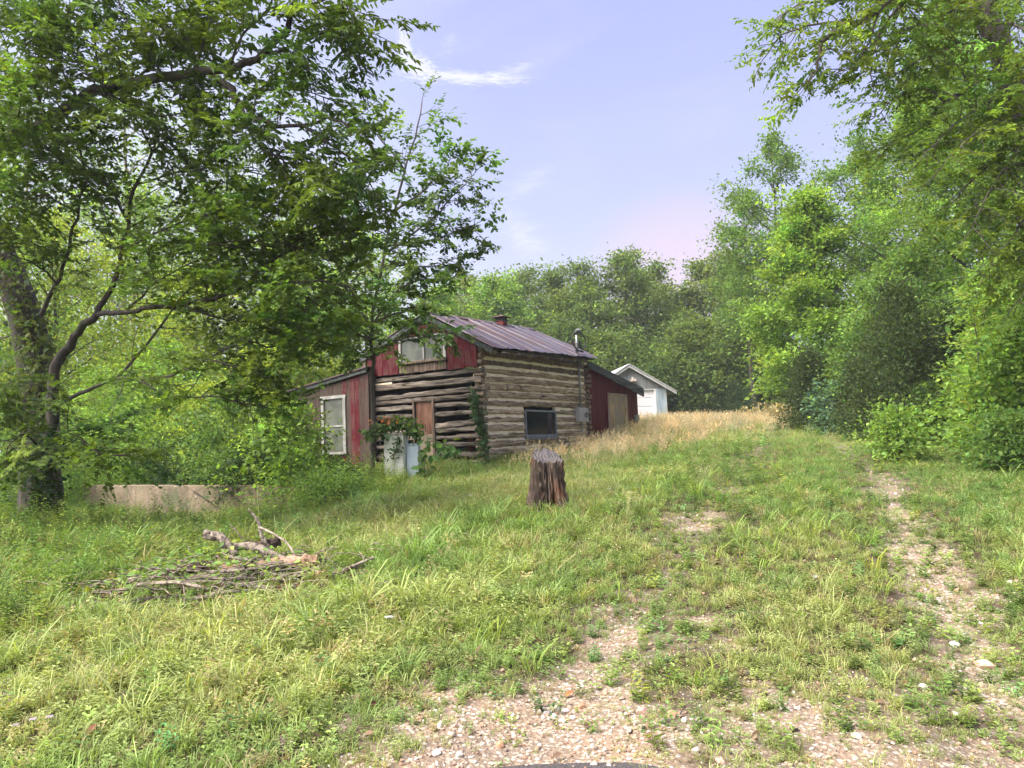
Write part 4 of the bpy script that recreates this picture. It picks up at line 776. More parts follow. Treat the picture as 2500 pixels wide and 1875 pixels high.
for pl in ([(297, 617, 12), (400, 560, 11.8), (520, 520, 11.5), (640, 500, 11.3), (760, 520, 11), (850, 560, 10.8)], [(312, 540, 11.9), (250, 440, 11.7), (160, 400, 11.5), (60, 380, 11.3)], [(332, 450, 11.8), (450, 420, 11.5), (560, 405, 11.3), (650, 430, 11.2), (740, 470, 11)],
           [(190, 520, 12.2), (110, 480, 12), (40, 500, 11.8)], [(372, 370, 11.6), (460, 300, 11.5), (560, 280, 11.4)], [(400, 560, 11.8), (470, 600, 11.4), (560, 590, 11.1), (660, 590, 10.8), (760, 610, 10.6)],
           [(304, 765, 12), (380, 690, 11.6), (470, 640, 11.3), (570, 600, 11.1)], [(139, 693, 12.6), (80, 640, 12.2), (10, 620, 11.9)], [(447, 743, 11.5), (540, 780, 11.2), (620, 785, 11), (690, 780, 10.8)], [(684, 693, 10.8), (750, 730, 10.6), (810, 760, 10.5)],
           [(131, 980, 12.5), (90, 930, 12), (40, 930, 11.6), (-30, 960, 11.2)], [(124, 1050, 12.5), (180, 1060, 12), (230, 1100, 11.8), (290, 1110, 11.6)], [(112, 1110, 12.5), (60, 1060, 11.8), (20, 1090, 11.4)], [(212, 430, 12), (180, 320, 11.6), (120, 230, 11.3), (60, 190, 11)], [(372, 370, 11.6), (330, 290, 11.3), (250, 230, 11), (200, 150, 10.8)], [(160, 400, 11.5), (80, 330, 11), (20, 280, 10.8)], [(560, 280, 11.4), (620, 230, 11), (720, 220, 10.8), (800, 240, 10.6)], [(460, 300, 11.5), (430, 200, 11.2), (400, 100, 11)]):
    t1.limb(pl, .02, .006, sub=.105, start=.12, sp=.12, nl=11)
for pl in ([(590, 828, 10.8), (650, 845, 10.7), (700, 850, 10.6), (730, 870, 10.5)], [(506, 878, 11), (590, 900, 10.9), (660, 930, 10.8)], [(650, 800, 11), (710, 820, 10.8), (770, 830, 10.6)], [(527, 967, 11), (600, 985, 10.9), (670, 990, 10.8)]): t1.limb(pl, .014, .005, sub=.12, sp=.12, nl=11, start=.1, slen=(.3, .7))
t1.done()
# big vine-covered tree whose thick limb crosses the top left
t2 = Near('hickory_tree', 'big vine-covered tree at the left edge with a thick dark limb reaching across the sky', XY(70, 1235, 14.2), 9, (.088, .145, .030), leaf='lance', lsz=.125, lw=.40)
t2.limb([(100, 1290, 14.2), (97, 1130, 14.2), (97, 1022, 14.2), (89, 895, 14.2), (63, 769, 14.1), (13, 642, 14), (-30, 540, 13.8), (-80, 430, 13.5)], .36, .22, sub=0, nseg=24, n=16)
t2.limb([(-80, 430, 13.5), (-30, 385, 13.2), (0, 362, 12.8), (60, 322, 12.5), (120, 295, 12.2), (190, 250, 11.8), (250, 217, 11.5), (330, 195, 11.2), (400, 188, 11), (480, 178, 10.8), (560, 165, 10.5), (640, 135, 10.2), (690, 80, 10), (715, 20, 9.9), (740, -60, 9.8)], .125, .028, sub=.5, start=.55, nseg=40, n=10)
t2.limb([(510, 178, 10.7), (560, 215, 10.6), (590, 255, 10.5), (650, 298, 10.3), (740, 305, 10.1), (810, 292, 9.9), (870, 325, 9.8)], .055, .01, sub=.2, start=.3)
for pl in ([(640, 135, 10.2), (720, 110, 10.1), (780, 80, 10), (820, 70, 9.9), (850, 95, 9.8)], [(400, 188, 11), (350, 110, 10.9), (300, 30, 10.8), (280, -60, 10.7)], [(250, 217, 11.5), (235, 140, 11.4), (230, 60, 11.2), (250, -40, 11)], [(740, 305, 10.1), (800, 350, 10), (860, 390, 9.9), (900, 440, 9.9)],
           [(715, 20, 9.9), (770, 10, 9.8), (820, -10, 9.7), (855, 20, 9.6)], [(480, 178, 10.8), (500, 90, 10.6), (540, 10, 10.4), (600, -60, 10.2)], [(120, 295, 12.2), (80, 200, 12), (60, 110, 11.8), (90, 10, 11.6)], [(250, 217, 11.5), (320, 260, 11.3), (400, 280, 11.1), (480, 270, 11)],
           [(590, 255, 10.5), (620, 340, 10.4), (700, 390, 10.3), (790, 420, 10.2)], [(0, 362, 12.8), (60, 400, 12.4), (140, 380, 12), (230, 350, 11.8)], [(330, 195, 11.2), (420, 120, 11), (470, 60, 10.9), (420, -20, 10.8)], [(60, 110, 11.8), (140, 60, 11.5), (180, 0, 11.3)], [(0, 362, 12.8), (-10, 250, 12.3), (20, 150, 12), (-10, 40, 11.8)], [(190, 250, 11.8), (150, 170, 11.6), (160, 90, 11.4)], [(560, 165, 10.5), (590, 90, 10.4), (650, 30, 10.2), (680, -50, 10)]):
    t2.limb(pl, .022, .006, sub=.10, start=.1, nl=15, spl=(.28, .48))
t2.done()
# slender elm in front of the cabin
t3 = Near('elm_tree', 'slender tree in front of the cabin gable with pointed sprays against the sky', XY(911, 1130, 17.6), 14, (.10, .17, .036), leaf='oval', lsz=.125, lw=.62, bark=barkmat('bark_mid', (.05, .04, .032), (.16, .13, .105)))
t3.limb([(906, 1175, 18.0), (913, 1060, 17.9), (908, 960, 17.8), (913, 880, 17.7), (906, 800, 17.6), (925, 680, 17.6), (960, 520, 17.5), (990, 420, 17.5), (1015, 330, 17.4), (1030, 250, 17.4)], .060, .014, sub=.34, start=.45, nseg=26, slen=(.6, 1.5), sp=.2)
for pl in ([(912, 860, 17.5), (960, 835, 17.2), (1020, 820, 17), (1100, 812, 16.9)], [(905, 800, 17.6), (850, 700, 17.4), (800, 600, 17.2), (770, 520, 17)], [(940, 620, 17.6), (1050, 540, 17.4), (1110, 475, 17.3), (1165, 415, 17.2)], [(960, 520, 17.5), (1050, 450, 17.4), (1085, 410, 17.4), (1108, 372, 17.3)], [(930, 650, 17.6), (1040, 650, 17.3), (1135, 625, 17.2)], [(945, 600, 17.5), (1060, 585, 17.3), (1165, 545, 17.2)],
           [(990, 420, 17.5), (930, 340, 17.4), (880, 280, 17.3)], [(905, 790, 17.5), (980, 760, 17.1), (1070, 725, 16.9)], [(925, 680, 17.6), (860, 600, 17.3), (830, 500, 17.1), (850, 420, 17)], [(960, 520, 17.5), (900, 470, 17.3), (870, 400, 17.1)], [(906, 830, 17.6), (830, 800, 17.3), (760, 790, 17.1), (700, 800, 16.9)], [(906, 800, 17.6), (980, 700, 17.2), (1060, 680, 17)], [(850, 700, 17.4), (780, 690, 17.2), (710, 690, 17)], [(800, 600, 17.2), (720, 590, 17), (650, 600, 16.8)], [(909, 830, 17.7), (850, 790, 17), (790, 800, 16.6), (730, 830, 16.4)], [(909, 820, 17.7), (830, 780, 17), (740, 790, 16.6), (660, 840, 16.4)], [(912, 880, 17.6), (850, 850, 17.3), (790, 850, 17)]):
    t3.limb(pl, .03, .007, sub=.13, start=.1, slen=(.35, .85), sp=.13, nl=13)
t3.done()
# ------------------------------------------------------------------ woods
YG = (.29, .36, .06); LIT = (.20, .31, .063); MID = (.158, .222, .055); DK = (.080, .125, .036); CED = (.058, .085, .030); OLV = (.165, .21, .06)
LW = 'woods left of the cabin'
for i, (u, d, vt, w, c, lab) in enumerate([
    (-60, 26, 250, 420, LIT, 'bright yellow-green tree at the far left edge behind the big vine-covered trunk'),
    (130, 30, 520, 420, YG, 'glowing yellow-green tree behind the fork of the low-limbed left tree'),
    (330, 36, 430, 380, LIT, 'tall pale-trunked woods tree behind the longest low limb'),
    (480, 30, 640, 340, YG, 'yellow-green woods tree above the middle of the concrete wall'),
    (610, 40, 450, 380, MID, 'tall mid-green tree rising behind the left lean-to roof'),
    (740, 34, 560, 330, LIT, 'light green woods tree just left of the slender elm'),
    (830, 44, 470, 340, YG, 'yellowish tree showing between elm branches left of the gable'),
    (250, 48, 520, 420, MID, 'distant woods tree far behind the left concrete wall end'),
    (700, 27, 800, 260, YG, 'small bright woods tree beside the left end of the cabin roof'),
    (400, 27, 850, 300, LIT, 'small light-leaved tree behind the shrubs above the wall'),
    (900, 38, 560, 260, LIT, 'light green tree behind the cabin gable peak'),
    (60, 42, 200, 420, MID, 'tall tree high up behind the crown of the big left tree'), (300, 46, 150, 440, LIT, 'tallest woods tree behind the upper left branches'), (560, 50, 330, 360, MID, 'far tall tree between the two left crowns'),
    (30, 38, 600, 380, YG, 'yellow-green tree far back at the left edge')]):
    forest_tree('woods_tree', lab, u, d, vt, w, c, 7500, .17 + d * .0012, LW, cb=.18 if i not in (2, 4) else .3, bark=BARKL if i % 3 != 1 else BARK, cr=.38)
MID = (.128, .185, .050); CB = 'woods behind the cabin'  # darker MID and DK below put the woods' low shade into leaf colour
for i, (u, d, vt, w, c, lab) in enumerate([
    (1085, 56, 700, 170, LIT, 'light green treetop just right of the elm sprays'), (1150, 62, 672, 190, OLV, 'olive tree behind the chimney left side'), (1215, 58, 668, 170, LIT, 'yellowish tree above the chimney'),
    (1290, 64, 655, 200, MID, 'broad green tree above the right half of the roof'), (1365, 60, 652, 180, MID, 'green tree above the service mast'), (1440, 57, 648, 190, MID, 'rounded tree above the red lean-to'),
    (1545, 55, 618, 230, MID, 'tallest dark-green tree behind the garage'), (1610, 60, 640, 180, MID, 'green tree with a notched top right of the tallest one'), (1665, 66, 740, 170, DK, 'low dark tree under the pink patch of sky'),
    (1735, 60, 640, 180, MID, 'tree at the right edge of the pink sky gap'), (1800, 58, 612, 190, OLV, 'broad tree left of the yellow-green sweetgum'), (1700, 48, 790, 200, MID, 'bright lower tree between garage and cedar'),
    (1640, 47, 880, 150, DK, 'bushy understory tree right of the garage'), (1480, 50, 820, 180, MID, 'leafy understory tree above the red lean-to roof'), (1380, 50, 800, 170, DK, 'understory tree behind the wire loops'), (1270, 50, 790, 160, DK, 'understory tree low behind the ridge'), (1850, 50, 700, 170, DK, 'dark tree tucked behind the sweetgum left side'), (1560, 49, 860, 150, DK, 'dark understory tree behind the garage roof'), (1760, 50, 900, 130, LIT, 'pale shrubby tree right of the small round cedar')]):
    forest_tree('woods_tree', lab, u, d, vt, w * 1.12, c, 13500, .30, CB, cb=.10, cr=.52, bark=BARK if i % 4 else BARKL)
MID = (.138, .225, .054); RB = 'woods right of the driveway'
for u, d, vt, w, c, n, s_, lab, kw in [
    (1930, 40, 330, 260, MID, 9000, .22, 'tall open-crowned tree rising above the yellow-green sweetgum', dict(cb=.35)),
    (1850, 44, 480, 170, MID, 6000, .22, 'small-crowned tree left of the tall open one by the sky', dict(cb=.4)),
    (2010, 29, 462, 330, (.22, .33, .06), 24000, .19, 'bright yellow-green pyramidal tree at the edge of the driveway woods', dict(cb=.12, shape='cone')),
    (2140, 36, 330, 320, MID, 16000, .20, 'mid-green tree behind the yellow-green pyramid', dict(cb=.15)),
    (2290, 28, 230, 380, MID, 22000, .17, 'big dense green tree left of the big oak trunk', dict(cb=.1)),
    (2440, 24, -60, 460, LIT, 24000, .15, 'light green tree filling the right edge of the photo', dict(cb=.08)),
    (2240, 24, 610, 330, MID, 17000, .15, 'leafy tree above the large cedar', dict(cb=.1)),
    (2560, 19, -250, 460, MID, 20000, .13, 'bright tree partly cut by the upper right edge', dict(cb=.1)),
    (2360, 34, 60, 420, DK, 17000, .20, 'dark tall tree behind everything at upper right', dict(cb=.1)),
    (2130, 27, 760, 240, MID, 8000, .15, 'rounded green tree right of the pyramid base', dict(cb=.05)),
    (2480, 21, 640, 300, DK, 10000, .13, 'dark green tree behind the bright saplings at the right edge', dict(cb=.05))]:
    forest_tree('woods_tree', lab, u, d, vt, w, c, n, s_, RB, cr=.34, **kw)
for u, d, vt, w, lab in ((1985, 26.5, 868, 130, 'dark cedar at the end of the driveway left of the bluish bush'), (2215, 19.5, 700, 300, 'large dark cedar leaning over the right side of the driveway'), (1790, 45, 938, 160, 'small round cedar right of the garage'), (2330, 19.8, 760, 240, 'dark cedar behind the right saplings'), (2110, 23, 890, 110, 'dark narrow cedar between bluish bush and large cedar')):
    forest_tree('cedar_tree', lab, u, d, vt, w, CED if u not in (1790,) else (.055, .095, .035), 9000, .11, 'cedars by the driveway', cb=.03, shape='cedar', cr=.22, nl=16, v=.18)
for u, d, vt, w, c, n, s_, lab in ((2450, 15.5, 880, 170, LIT, 4600, .095, 'bright green sapling at the right edge of the driveway'), (2520, 14, 770, 230, LIT, 7000, .09, 'leafy yellow-green bush at the lower right edge of the woods'), (2260, 19, 950, 150, MID, 4200, .08, 'low bush at the foot of the large cedar'), (2075, 25, 930, 150, (.10, .18, .11), 3000, .13, 'bluish-green bush between the cedars'), (2190, 14.8, 1000, 80, LIT, 800, .075, 'small bright sprig at the driveway edge'), (2470, 13, 1020, 140, MID, 3000, .08, 'low weedy bush under the bright saplings'), (2480, 17.5, 640, 250, LIT, 8000, .10, 'taller leafy sapling behind the yellowish shoot'), (1900, 36, 995, 150, (.34, .29, .17), 1500, .12, 'heap of tan dead brush left of the dark cedar')):
    forest_tree('sapling' if u != 1900 else 'brush_heap', lab, u, d, vt, w, c, n, s_ / SK, 'bushes along the driveway edge', cb=.05, cr=.26, cat='bush', trunkr=.03, nl=16, v=.3, clump=9)
# tall yellowish shoot
sh = Near('young_tree', 'yellowish upright shoot standing above the right saplings', XY(2385, 1080, 15.2), 44, YG, leaf='oval', lsz=.12, lw=.75, bark=TWIG)
sh.limb([(2385, 1090, 15.2), (2383, 960, 15.2), (2388, 850, 15.2), (2375, 720, 15.2)], .03, .008, sub=.14, slen=(.15, .4), start=.2, spl=(.15, .28), nl=5); sh.limb([(2388, 860, 15.2), (2402, 790, 15.2), (2412, 735, 15.2)], .012, .005, sub=.12, slen=(.12, .25), spl=(.15, .25), nl=5); sh.done()
# big oak at the upper right, and the overhanging branch
t4 = Near('oak_tree', 'big oak with a thick leaning trunk at the upper right corner, branches over the sky', XY(2680, 1150, 13), 21, (.16, .24, .042), leaf='lance', lsz=.088, lw=.5, bark=barkmat('bark_grey', (.045, .035, .028), (.17, .14, .11)))
t4.limb([(2690, 1250, 13), (2660, 1000, 13), (2620, 780, 13), (2560, 500, 13), (2492, 266, 13), (2451, 150, 13), (2404, 31, 13), (2370, -80, 13)], .27, .15, sub=0, nseg=26, n=16)
for pl, a_ in (([(2445, 195, 13), (2410, 190, 12.9), (2370, 210, 12.7), (2310, 250, 12.5), (2260, 300, 12.3), (2200, 340, 12.2), (2140, 370, 12.1)], .05), ([(2420, 25, 13), (2330, 28, 12.8), (2240, 60, 12.6), (2170, 115, 12.5)], .045), ([(2400, -130, 12.8), (2290, -90, 12), (2175, 0, 11.6), (2090, 56, 11.4), (2015, 94, 11.3), (2000, 141, 11.3), (1987, 175, 11.3), (1950, 222, 11.3)], .075), ([(2090, 56, 11.4), (2000, 60, 11.3), (1920, 80, 11.2), (1875, 130, 11.2)], .025), ([(2175, 0, 11.6), (2080, 0, 11.5), (1960, 10, 11.4), (1900, 40, 11.3)], .025), ([(2150, 20, 11.5), (2120, 100, 11.4), (2090, 160, 11.4), (2060, 170, 11.4)], .02), ([(2260, -60, 11.9), (2160, 60, 11.7), (2130, 130, 11.6), (2130, 200, 11.6)], .025),
               ([(2492, 266, 13), (2540, 230, 12.6), (2500, 140, 12.2), (2520, 60, 12)], .04), ([(2520, 350, 13), (2440, 380, 12.5), (2380, 430, 12.2), (2320, 500, 12)], .04), ([(2545, 430, 13), (2480, 470, 12.4), (2420, 540, 12.1)], .03), ([(2404, 31, 13), (2450, -10, 12.6), (2520, 10, 12.2)], .03), ([(2330, 28, 12.8), (2290, -20, 12.6), (2200, -30, 12.5)], .03), ([(2310, 250, 12.5), (2260, 220, 12.4), (2190, 240, 12.3), (2130, 290, 12.2)], .025), ([(2440, 380, 12.5), (2460, 320, 12.2), (2420, 270, 12)], .02), ([(2590, 640, 13), (2520, 620, 12.5), (2450, 650, 12.2)], .03), ([(2370, 210, 12.7), (2330, 160, 12.5), (2260, 150, 12.3)], .025)):
    t4.limb(pl, a_, .007, sub=.12, start=.1, nl=12, slen=(.4, 1.1), spl=(.22, .4))
for pl in ([(2430, 90, 13), (2340, 110, 12.4), (2240, 150, 12), (2170, 190, 11.8)], [(2470, 200, 13), (2400, 260, 12.2), (2320, 310, 11.8), (2240, 400, 11.6)], [(2505, 300, 13), (2430, 300, 12), (2350, 350, 11.6), (2280, 430, 11.4)], [(2530, 400, 13), (2470, 400, 12), (2420, 460, 11.6), (2370, 560, 11.4)], [(2550, 470, 13), (2500, 540, 12), (2440, 620, 11.6), (2400, 680, 11.5)], [(2400, 20, 13), (2330, -40, 12.4), (2250, -60, 12), (2200, 20, 11.8)], [(2420, 60, 13), (2480, 60, 12), (2520, 120, 11.6), (2500, 200, 11.4)], [(2480, 230, 13), (2500, 330, 12), (2470, 400, 11.6)], [(2575, 560, 13), (2540, 660, 12), (2480, 740, 11.7)], [(2340, 110, 12.4), (2290, 60, 12), (2210, 70, 11.8)]):
    t4.limb(pl, .028, .006, sub=.11, start=.1, nl=12, slen=(.4, 1.1), spl=(.22, .4))
t4.done()
# ------------------------------------------------------------------ shrubs
for u, d, vt, w, c, lab, n, s_ in ((330, 21.5, 985, 240, LIT, 'light shrub behind the left end of the concrete wall', 4500, .11), (450, 20.5, 1070, 190, (.04, .07, .022), 'dark low shrub behind the middle of the concrete wall', 3500, .11), (560, 19.2, 960, 260, MID, 'leafy green shrub over the middle of the concrete wall', 5500, .12), (660, 18.2, 1000, 220, (.045, .08, .024), 'dark shrub against the left lean-to', 5000, .12), (600, 17.3, 1120, 130, (.045, .08, .024), 'dark bush spilling over the concrete wall top', 2500, .10), (230, 23, 900, 260, LIT, 'pale green shrub behind the left tree trunk', 4500, .12), (700, 16.6, 985, 210, LIT, 'leafy light bush in front of the side room boards left of its window', 3600, .13), (60, 20, 960, 300, MID, 'green thicket behind the two left trunks', 5000, .12), (480, 24, 930, 280, YG, 'bright yellow-green shrub beyond the wall', 4500, .13), (800, 16.6, 1130, 170, MID, 'weedy green bush left of the cream cabinet', 3200, .09), (800, 15.2, 1165, 170, MID, 'tangled low bush at the right end of the concrete wall', 4200, .08)):
    forest_tree('shrub', lab, u, d, vt, w, c, n, s_, 'shrubs by the concrete wall', cb=.06, cr=.20, cat='shrub', trunkr=.02, nl=9)
# vine on the cabin corner
def vine(name, label, pts, n, sz, base, sprd, seed, stem=True, cat='vine', hang=.3):
    r = np.random.default_rng(seed); pts = np.asarray(pts, float); o0 = pts[0]; rt = tag(empty(name, tuple(o0)), label, cat); C = crom(pts - o0, 40)
    i = r.integers(0, 40, n); P = C[i] + r.normal(0, 1, (n, 3)) * np.asarray(sprd); D = r.normal(0, 1, (n, 3)) - np.array([0, 0, hang * 3]); N = r.normal(0, .5, (n, 3)) + np.array([-.35, -.75, .55])
    L = sz * np.exp(r.normal(0, .25, n)); V, T, k_ = leaves(P, D, N, L, L * .62, 'oval'); leafobj('leaves', [(V, T, np.repeat(tintvar(r, n, base, .25), k_, 0))], rt)
    if stem: e = MB(); e.tube(C, .010, 5); e.build('stem', TWIG, rt)
    return rt
def hw(x, y, z): return (A0[0] + ER[0] * x + EL[0] * y, A0[1] + ER[1] * x + EL[1] * y, z)
vine('creeper', 'dark green creeper climbing the near log corner of the cabin', [hw(-.12, -.14, 1.2), hw(-.10, -.12, 1.8), hw(-.14, -.05, 2.2), hw(-.14, .05, 2.6), hw(-.13, .12, 2.95)], 300, .10, (.05, .10, .034), (.07, .07, .10), 3)
vine('vine', 'leafy vine with orange tips heaped on top of the cream cabinet', [(-3.2, 16.75, 1.95), (-2.95, 16.8, 2.12), (-2.65, 16.9, 2.18), (-2.35, 16.85, 2.16), (-2.15, 16.8, 2.0)], 420, .11, (.075, .13, .03), (.10, .10, .09), 4)
vine('vine', 'orange-tinged vine tips above the cream cabinet lid', [(-3.05, 16.7, 2.24), (-2.85, 16.7, 2.3), (-2.6, 16.7, 2.28)], 30, .085, (.36, .14, .05), (.08, .05, .04), 6)
vine('vine', 'vine hanging down the front of the cream cabinet', [(-2.55, 16.72, 2.0), (-2.57, 16.70, 1.75), (-2.62, 16.70, 1.55), (-2.75, 16.70, 1.45)], 60, .085, (.05, .09, .025), (.06, .02, .06), 8)
vine('grape_sapling', 'big-leaved young plant right of the blue-grey cabinet', [(-2.0, 16.6, .85), (-1.95, 16.6, 1.4), (-1.85, 16.6, 1.75), (-1.5, 16.6, 1.68), (-1.3, 16.6, 1.5)], 85, .17, (.10, .18, .045), (.10, .10, .10), 10, cat='plant')
for i, (u0, v0, u1, v1) in enumerate(((920, 1040, 948, 1025), (952, 1030, 955, 985), (977, 1040, 976, 1015), (1005, 1045, 1008, 1020), (860, 1060, 800, 1030))):
    pass
vine('ivy', 'ivy wrapped round the base of the left tree trunk', [at(95, 1260, 12.25), at(104, 1180, 12.25), at(112, 1110, 12.25), at(120, 1060, 12.3)], 520, .10, (.035, .065, .02), (.16, .10, .12), 12)
vine('ivy', 'creeper sheathing the big leaning trunk at the left edge', [at(97, 1130, 13.8), at(97, 1022, 13.8), at(89, 895, 13.8), at(63, 769, 13.7), at(13, 642, 13.6)], 900, .12, (.09, .12, .035), (.26, .15, .2), 15)
# treeline closing the view behind the woods
r = np.random.default_rng(77); lob = []
for i in range(90):
    x = r.uniform(-75, 85); y_ = r.uniform(70, 95) if -12 < x < 60 else r.uniform(52, 80); z0 = float(H(x, y_)); h = (r.uniform(5, 9) if -5 < x < 40 else r.uniform(7, 12)); lob.append((x, y_, z0 + h * .45, r.uniform(3, 5), r.uniform(2, 4), h * .55))
tag(leafobj('distant_woods', [crown_pack(r, lob, 60000, .5, MID, cr=.7, shell=.3)], None), 'dark mass of far woods closing the view between the nearer trees', kind='stuff')
# ------------------------------------------------------------------ grass, weeds, gravel
P_T = [tuft('tuft_a', 26, .13, .075, .0065, .6, 1), tuft('tuft_b', 22, .19, .08, .0065, .7, 2), tuft('tuft_c', 20, .27, .08, .007, .8, 3), tuft('tuft_d', 16, .36, .06, .009, .9, 4), forb('low_a', 9, .05, 5, .035, .022, 5, 'oval', .08, .002), forb('low_b', 7, .10, 6, .045, .026, 6, 'oval', .07, .002), forb('low_c', 4, .16, 8, .07, .022, 7, 'lance', .06, .003)]
P_S = [seedgrass('seed_a', 16, .75, 1), seedgrass('seed_b', 14, .60, 2), seedgrass('seed_c', 18, .5, 3)]
P_W = [forb('weed_a', 4, .50, 11, .10, .055, 11), forb('weed_b', 3, .65, 14, .11, .035, 12, 'lance'), forb('weed_c', 5, .35, 9, .09, .06, 13), forb('weed_d', 3, .85, 16, .10, .03, 14, 'lance', .05)]
r = np.random.default_rng(5)
def cand(n, y0, y1, side=.78, pad=1.2):
    y = np.sqrt(r.uniform(y0 ** 2, y1 ** 2, n)); x = r.uniform(-1, 1, n) * (side * y + pad); return x, y
def place(x, y): return np.c_[x, y, H(x, y)]
def rots(n, tilt=.12): return np.c_[r.normal(0, tilt, n), r.normal(0, tilt, n), r.uniform(0, 6.28, n)]
def dryness(x, y):
    dl, dr = ruts(x, y); c = np.interp(y, [14, 18, 22, 28, 36, 42], [1.2, 1.9, 3.6, 6.5, 10.5, 13]); w = np.interp(y, [14, 20, 30, 42], [.8, 1.5, 2.8, 5])
    return np.exp(-((x - c) / w) ** 2) * sstep(14, 18.5, y) * (.55 + .9 * (fbm(x * .5, y * .5, 61) - .2))
def gtint(x, y, n):
    """patchy meadow: mid green, yellower and browner spots"""
    a = fbm(x * .35, y * .35, 71); b_ = fbm(x * 1.3, y * 1.3, 72)
    base = np.array([.212, .312, .085]); g2 = np.array([.145, .27, .078]); yl = np.array([.35, .39, .14]); br = np.array([.36, .30, .15])
    c = base[None] * (1 - sstep(.45, .7, a)[:, None]) + yl[None] * sstep(.45, .7, a)[:, None]; s2 = sstep(.5, .75, b_)[:, None] * .5; c = c * (1 - s2) + g2[None] * s2
    d = np.clip(dryness(x, y), 0, 1)[:, None] * .8; c = c * (1 - d) + np.array([.40, .38, .19])[None] * d
    rb = (r.random(n) < .15)[:, None]; c = np.where(rb, br[None] * r.uniform(.8, 1.3, (n, 1)), c)
    return c * np.exp(r.normal(0, .16, (n, 1)))
def pilefree(x, y): return 1 - .84 * (np.abs((x + 3.25) / 1.75) ** 2 + np.abs((y - 8.25) / 1.0) ** 2 < 1)
def grass_layer(n, y0, y1, smin, smax, probs, keep):
    x, y = cand(n, y0, y1); ba_ = bare(x, y); lush = fbm(x * .9, y * .9, 81); dl, dr = ruts(x, y)
    k_ = (r.random(n) < keep * np.clip(1.15 - 1.15 * ba_, 0.10, 1) * pilefree(x, y)) & ~blocked(x, y); x, y, ba_, lush, dl, dr = (q_[k_] for q_ in (x, y, ba_, lush, dl, dr)); n = len(x)
    v = r.choice(len(P_T), n, p=probs); track = np.exp(-(np.minimum(dl, dr) / .8) ** 2); mid = (x > np.interp(y, YL, XL)) & (x < np.interp(y, YR, XR))
    s_ = r.uniform(smin, smax, n) * (.55 + .9 * lush) * (1 - .5 * ba_) * (1 - .45 * track) * np.where(mid, .9, 1)
    s_ = s_ * (1 - .5 * (x < -3) * sstep(11, 13, y) * (y < 19))
    leftw = sstep(1.0, -1.5, x - .2 * y * 0) * sstep(4, 6, y); s_ = s_ * (1 + .5 * leftw)
    return place(x, y), rots(n), s_, v, gtint(x, y, n)
A_ = [grass_layer(17000, 3.2, 8, .45, 1.0, [.22, .18, .09, .01, .24, .17, .09], .9), grass_layer(30000, 8, 15, .55, 1.05, [.25, .25, .12, .02, .17, .12, .07], .95), grass_layer(46000, 15, 27, .7, 1.2, [.27, .27, .14, .03, .12, .10, .07], .95), grass_layer(40000, 27, 60, 1.0, 1.8, [.3, .3, .3, .1, 0, 0, 0], .8)]
scatter('grass', *[np.concatenate([a_[i] for a_ in A_]) for i in range(5)], P_T, 'green meadow grass and clover between the road and the cabin')
# taller clumps of bright blades
x, y = cand(1500, 3.8, 14); k_ = (r.random(1500) < sstep(.5, .75, fbm(x * .8, y * .8, 91))) & (bare(x, y) < .16); x, y = x[k_], y[k_]; n = len(x)
scatter('grass_clumps', place(x, y), rots(n, .1), r.uniform(.5, .95, n), np.full(n, 3), tintvar(r, n, (.27, .36, .075), .15, .12), P_T, 'tall bright clumps of wide-bladed grass in the foreground')
x, y = cand(9000, 3.4, 11); ba_ = bare(x, y); k_ = (r.random(len(x)) < np.where(ba_ > .55, .12, np.where(ba_ > .2, .42, .25)) * pilefree(x, y)) & (y > 4.0); x, y = x[k_], y[k_]; n = len(x)
scatter('low_plants', place(x, y), rots(n, .12), r.uniform(.5, 1.15, n), r.integers(4, 7, n), tintvar(r, n, (.20, .28, .075), .25, .18), P_T, 'small low leafy plants dotted over the gravel and thin turf')
# tan seed-head grass
x, y = cand(60000, 14, 44, .55, 0); k_ = (r.random(len(x)) < np.clip(dryness(x, y), 0, 1) * np.interp(y, [16, 25], [.15, .22])) & ~blocked(x, y); x, y = x[k_], y[k_]; n = len(x)
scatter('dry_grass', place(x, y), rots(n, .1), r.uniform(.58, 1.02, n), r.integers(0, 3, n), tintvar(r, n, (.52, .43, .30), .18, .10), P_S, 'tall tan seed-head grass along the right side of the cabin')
x, y = cand(3000, 4.5, 30); k_ = (r.random(len(x)) < .35 * sstep(.45, .7, fbm(x * .6, y * .6, 95))) & ~blocked(x, y) & (bare(x, y) < .3); x, y = x[k_], y[k_]; n = len(x)
scatter('seed_stalks', place(x, y), rots(n, .12), r.uniform(.35, .65, n), r.integers(0, 3, n), tintvar(r, n, (.40, .40, .21), .18, .05), P_S, 'thin pale seed stalks standing in the meadow grass')
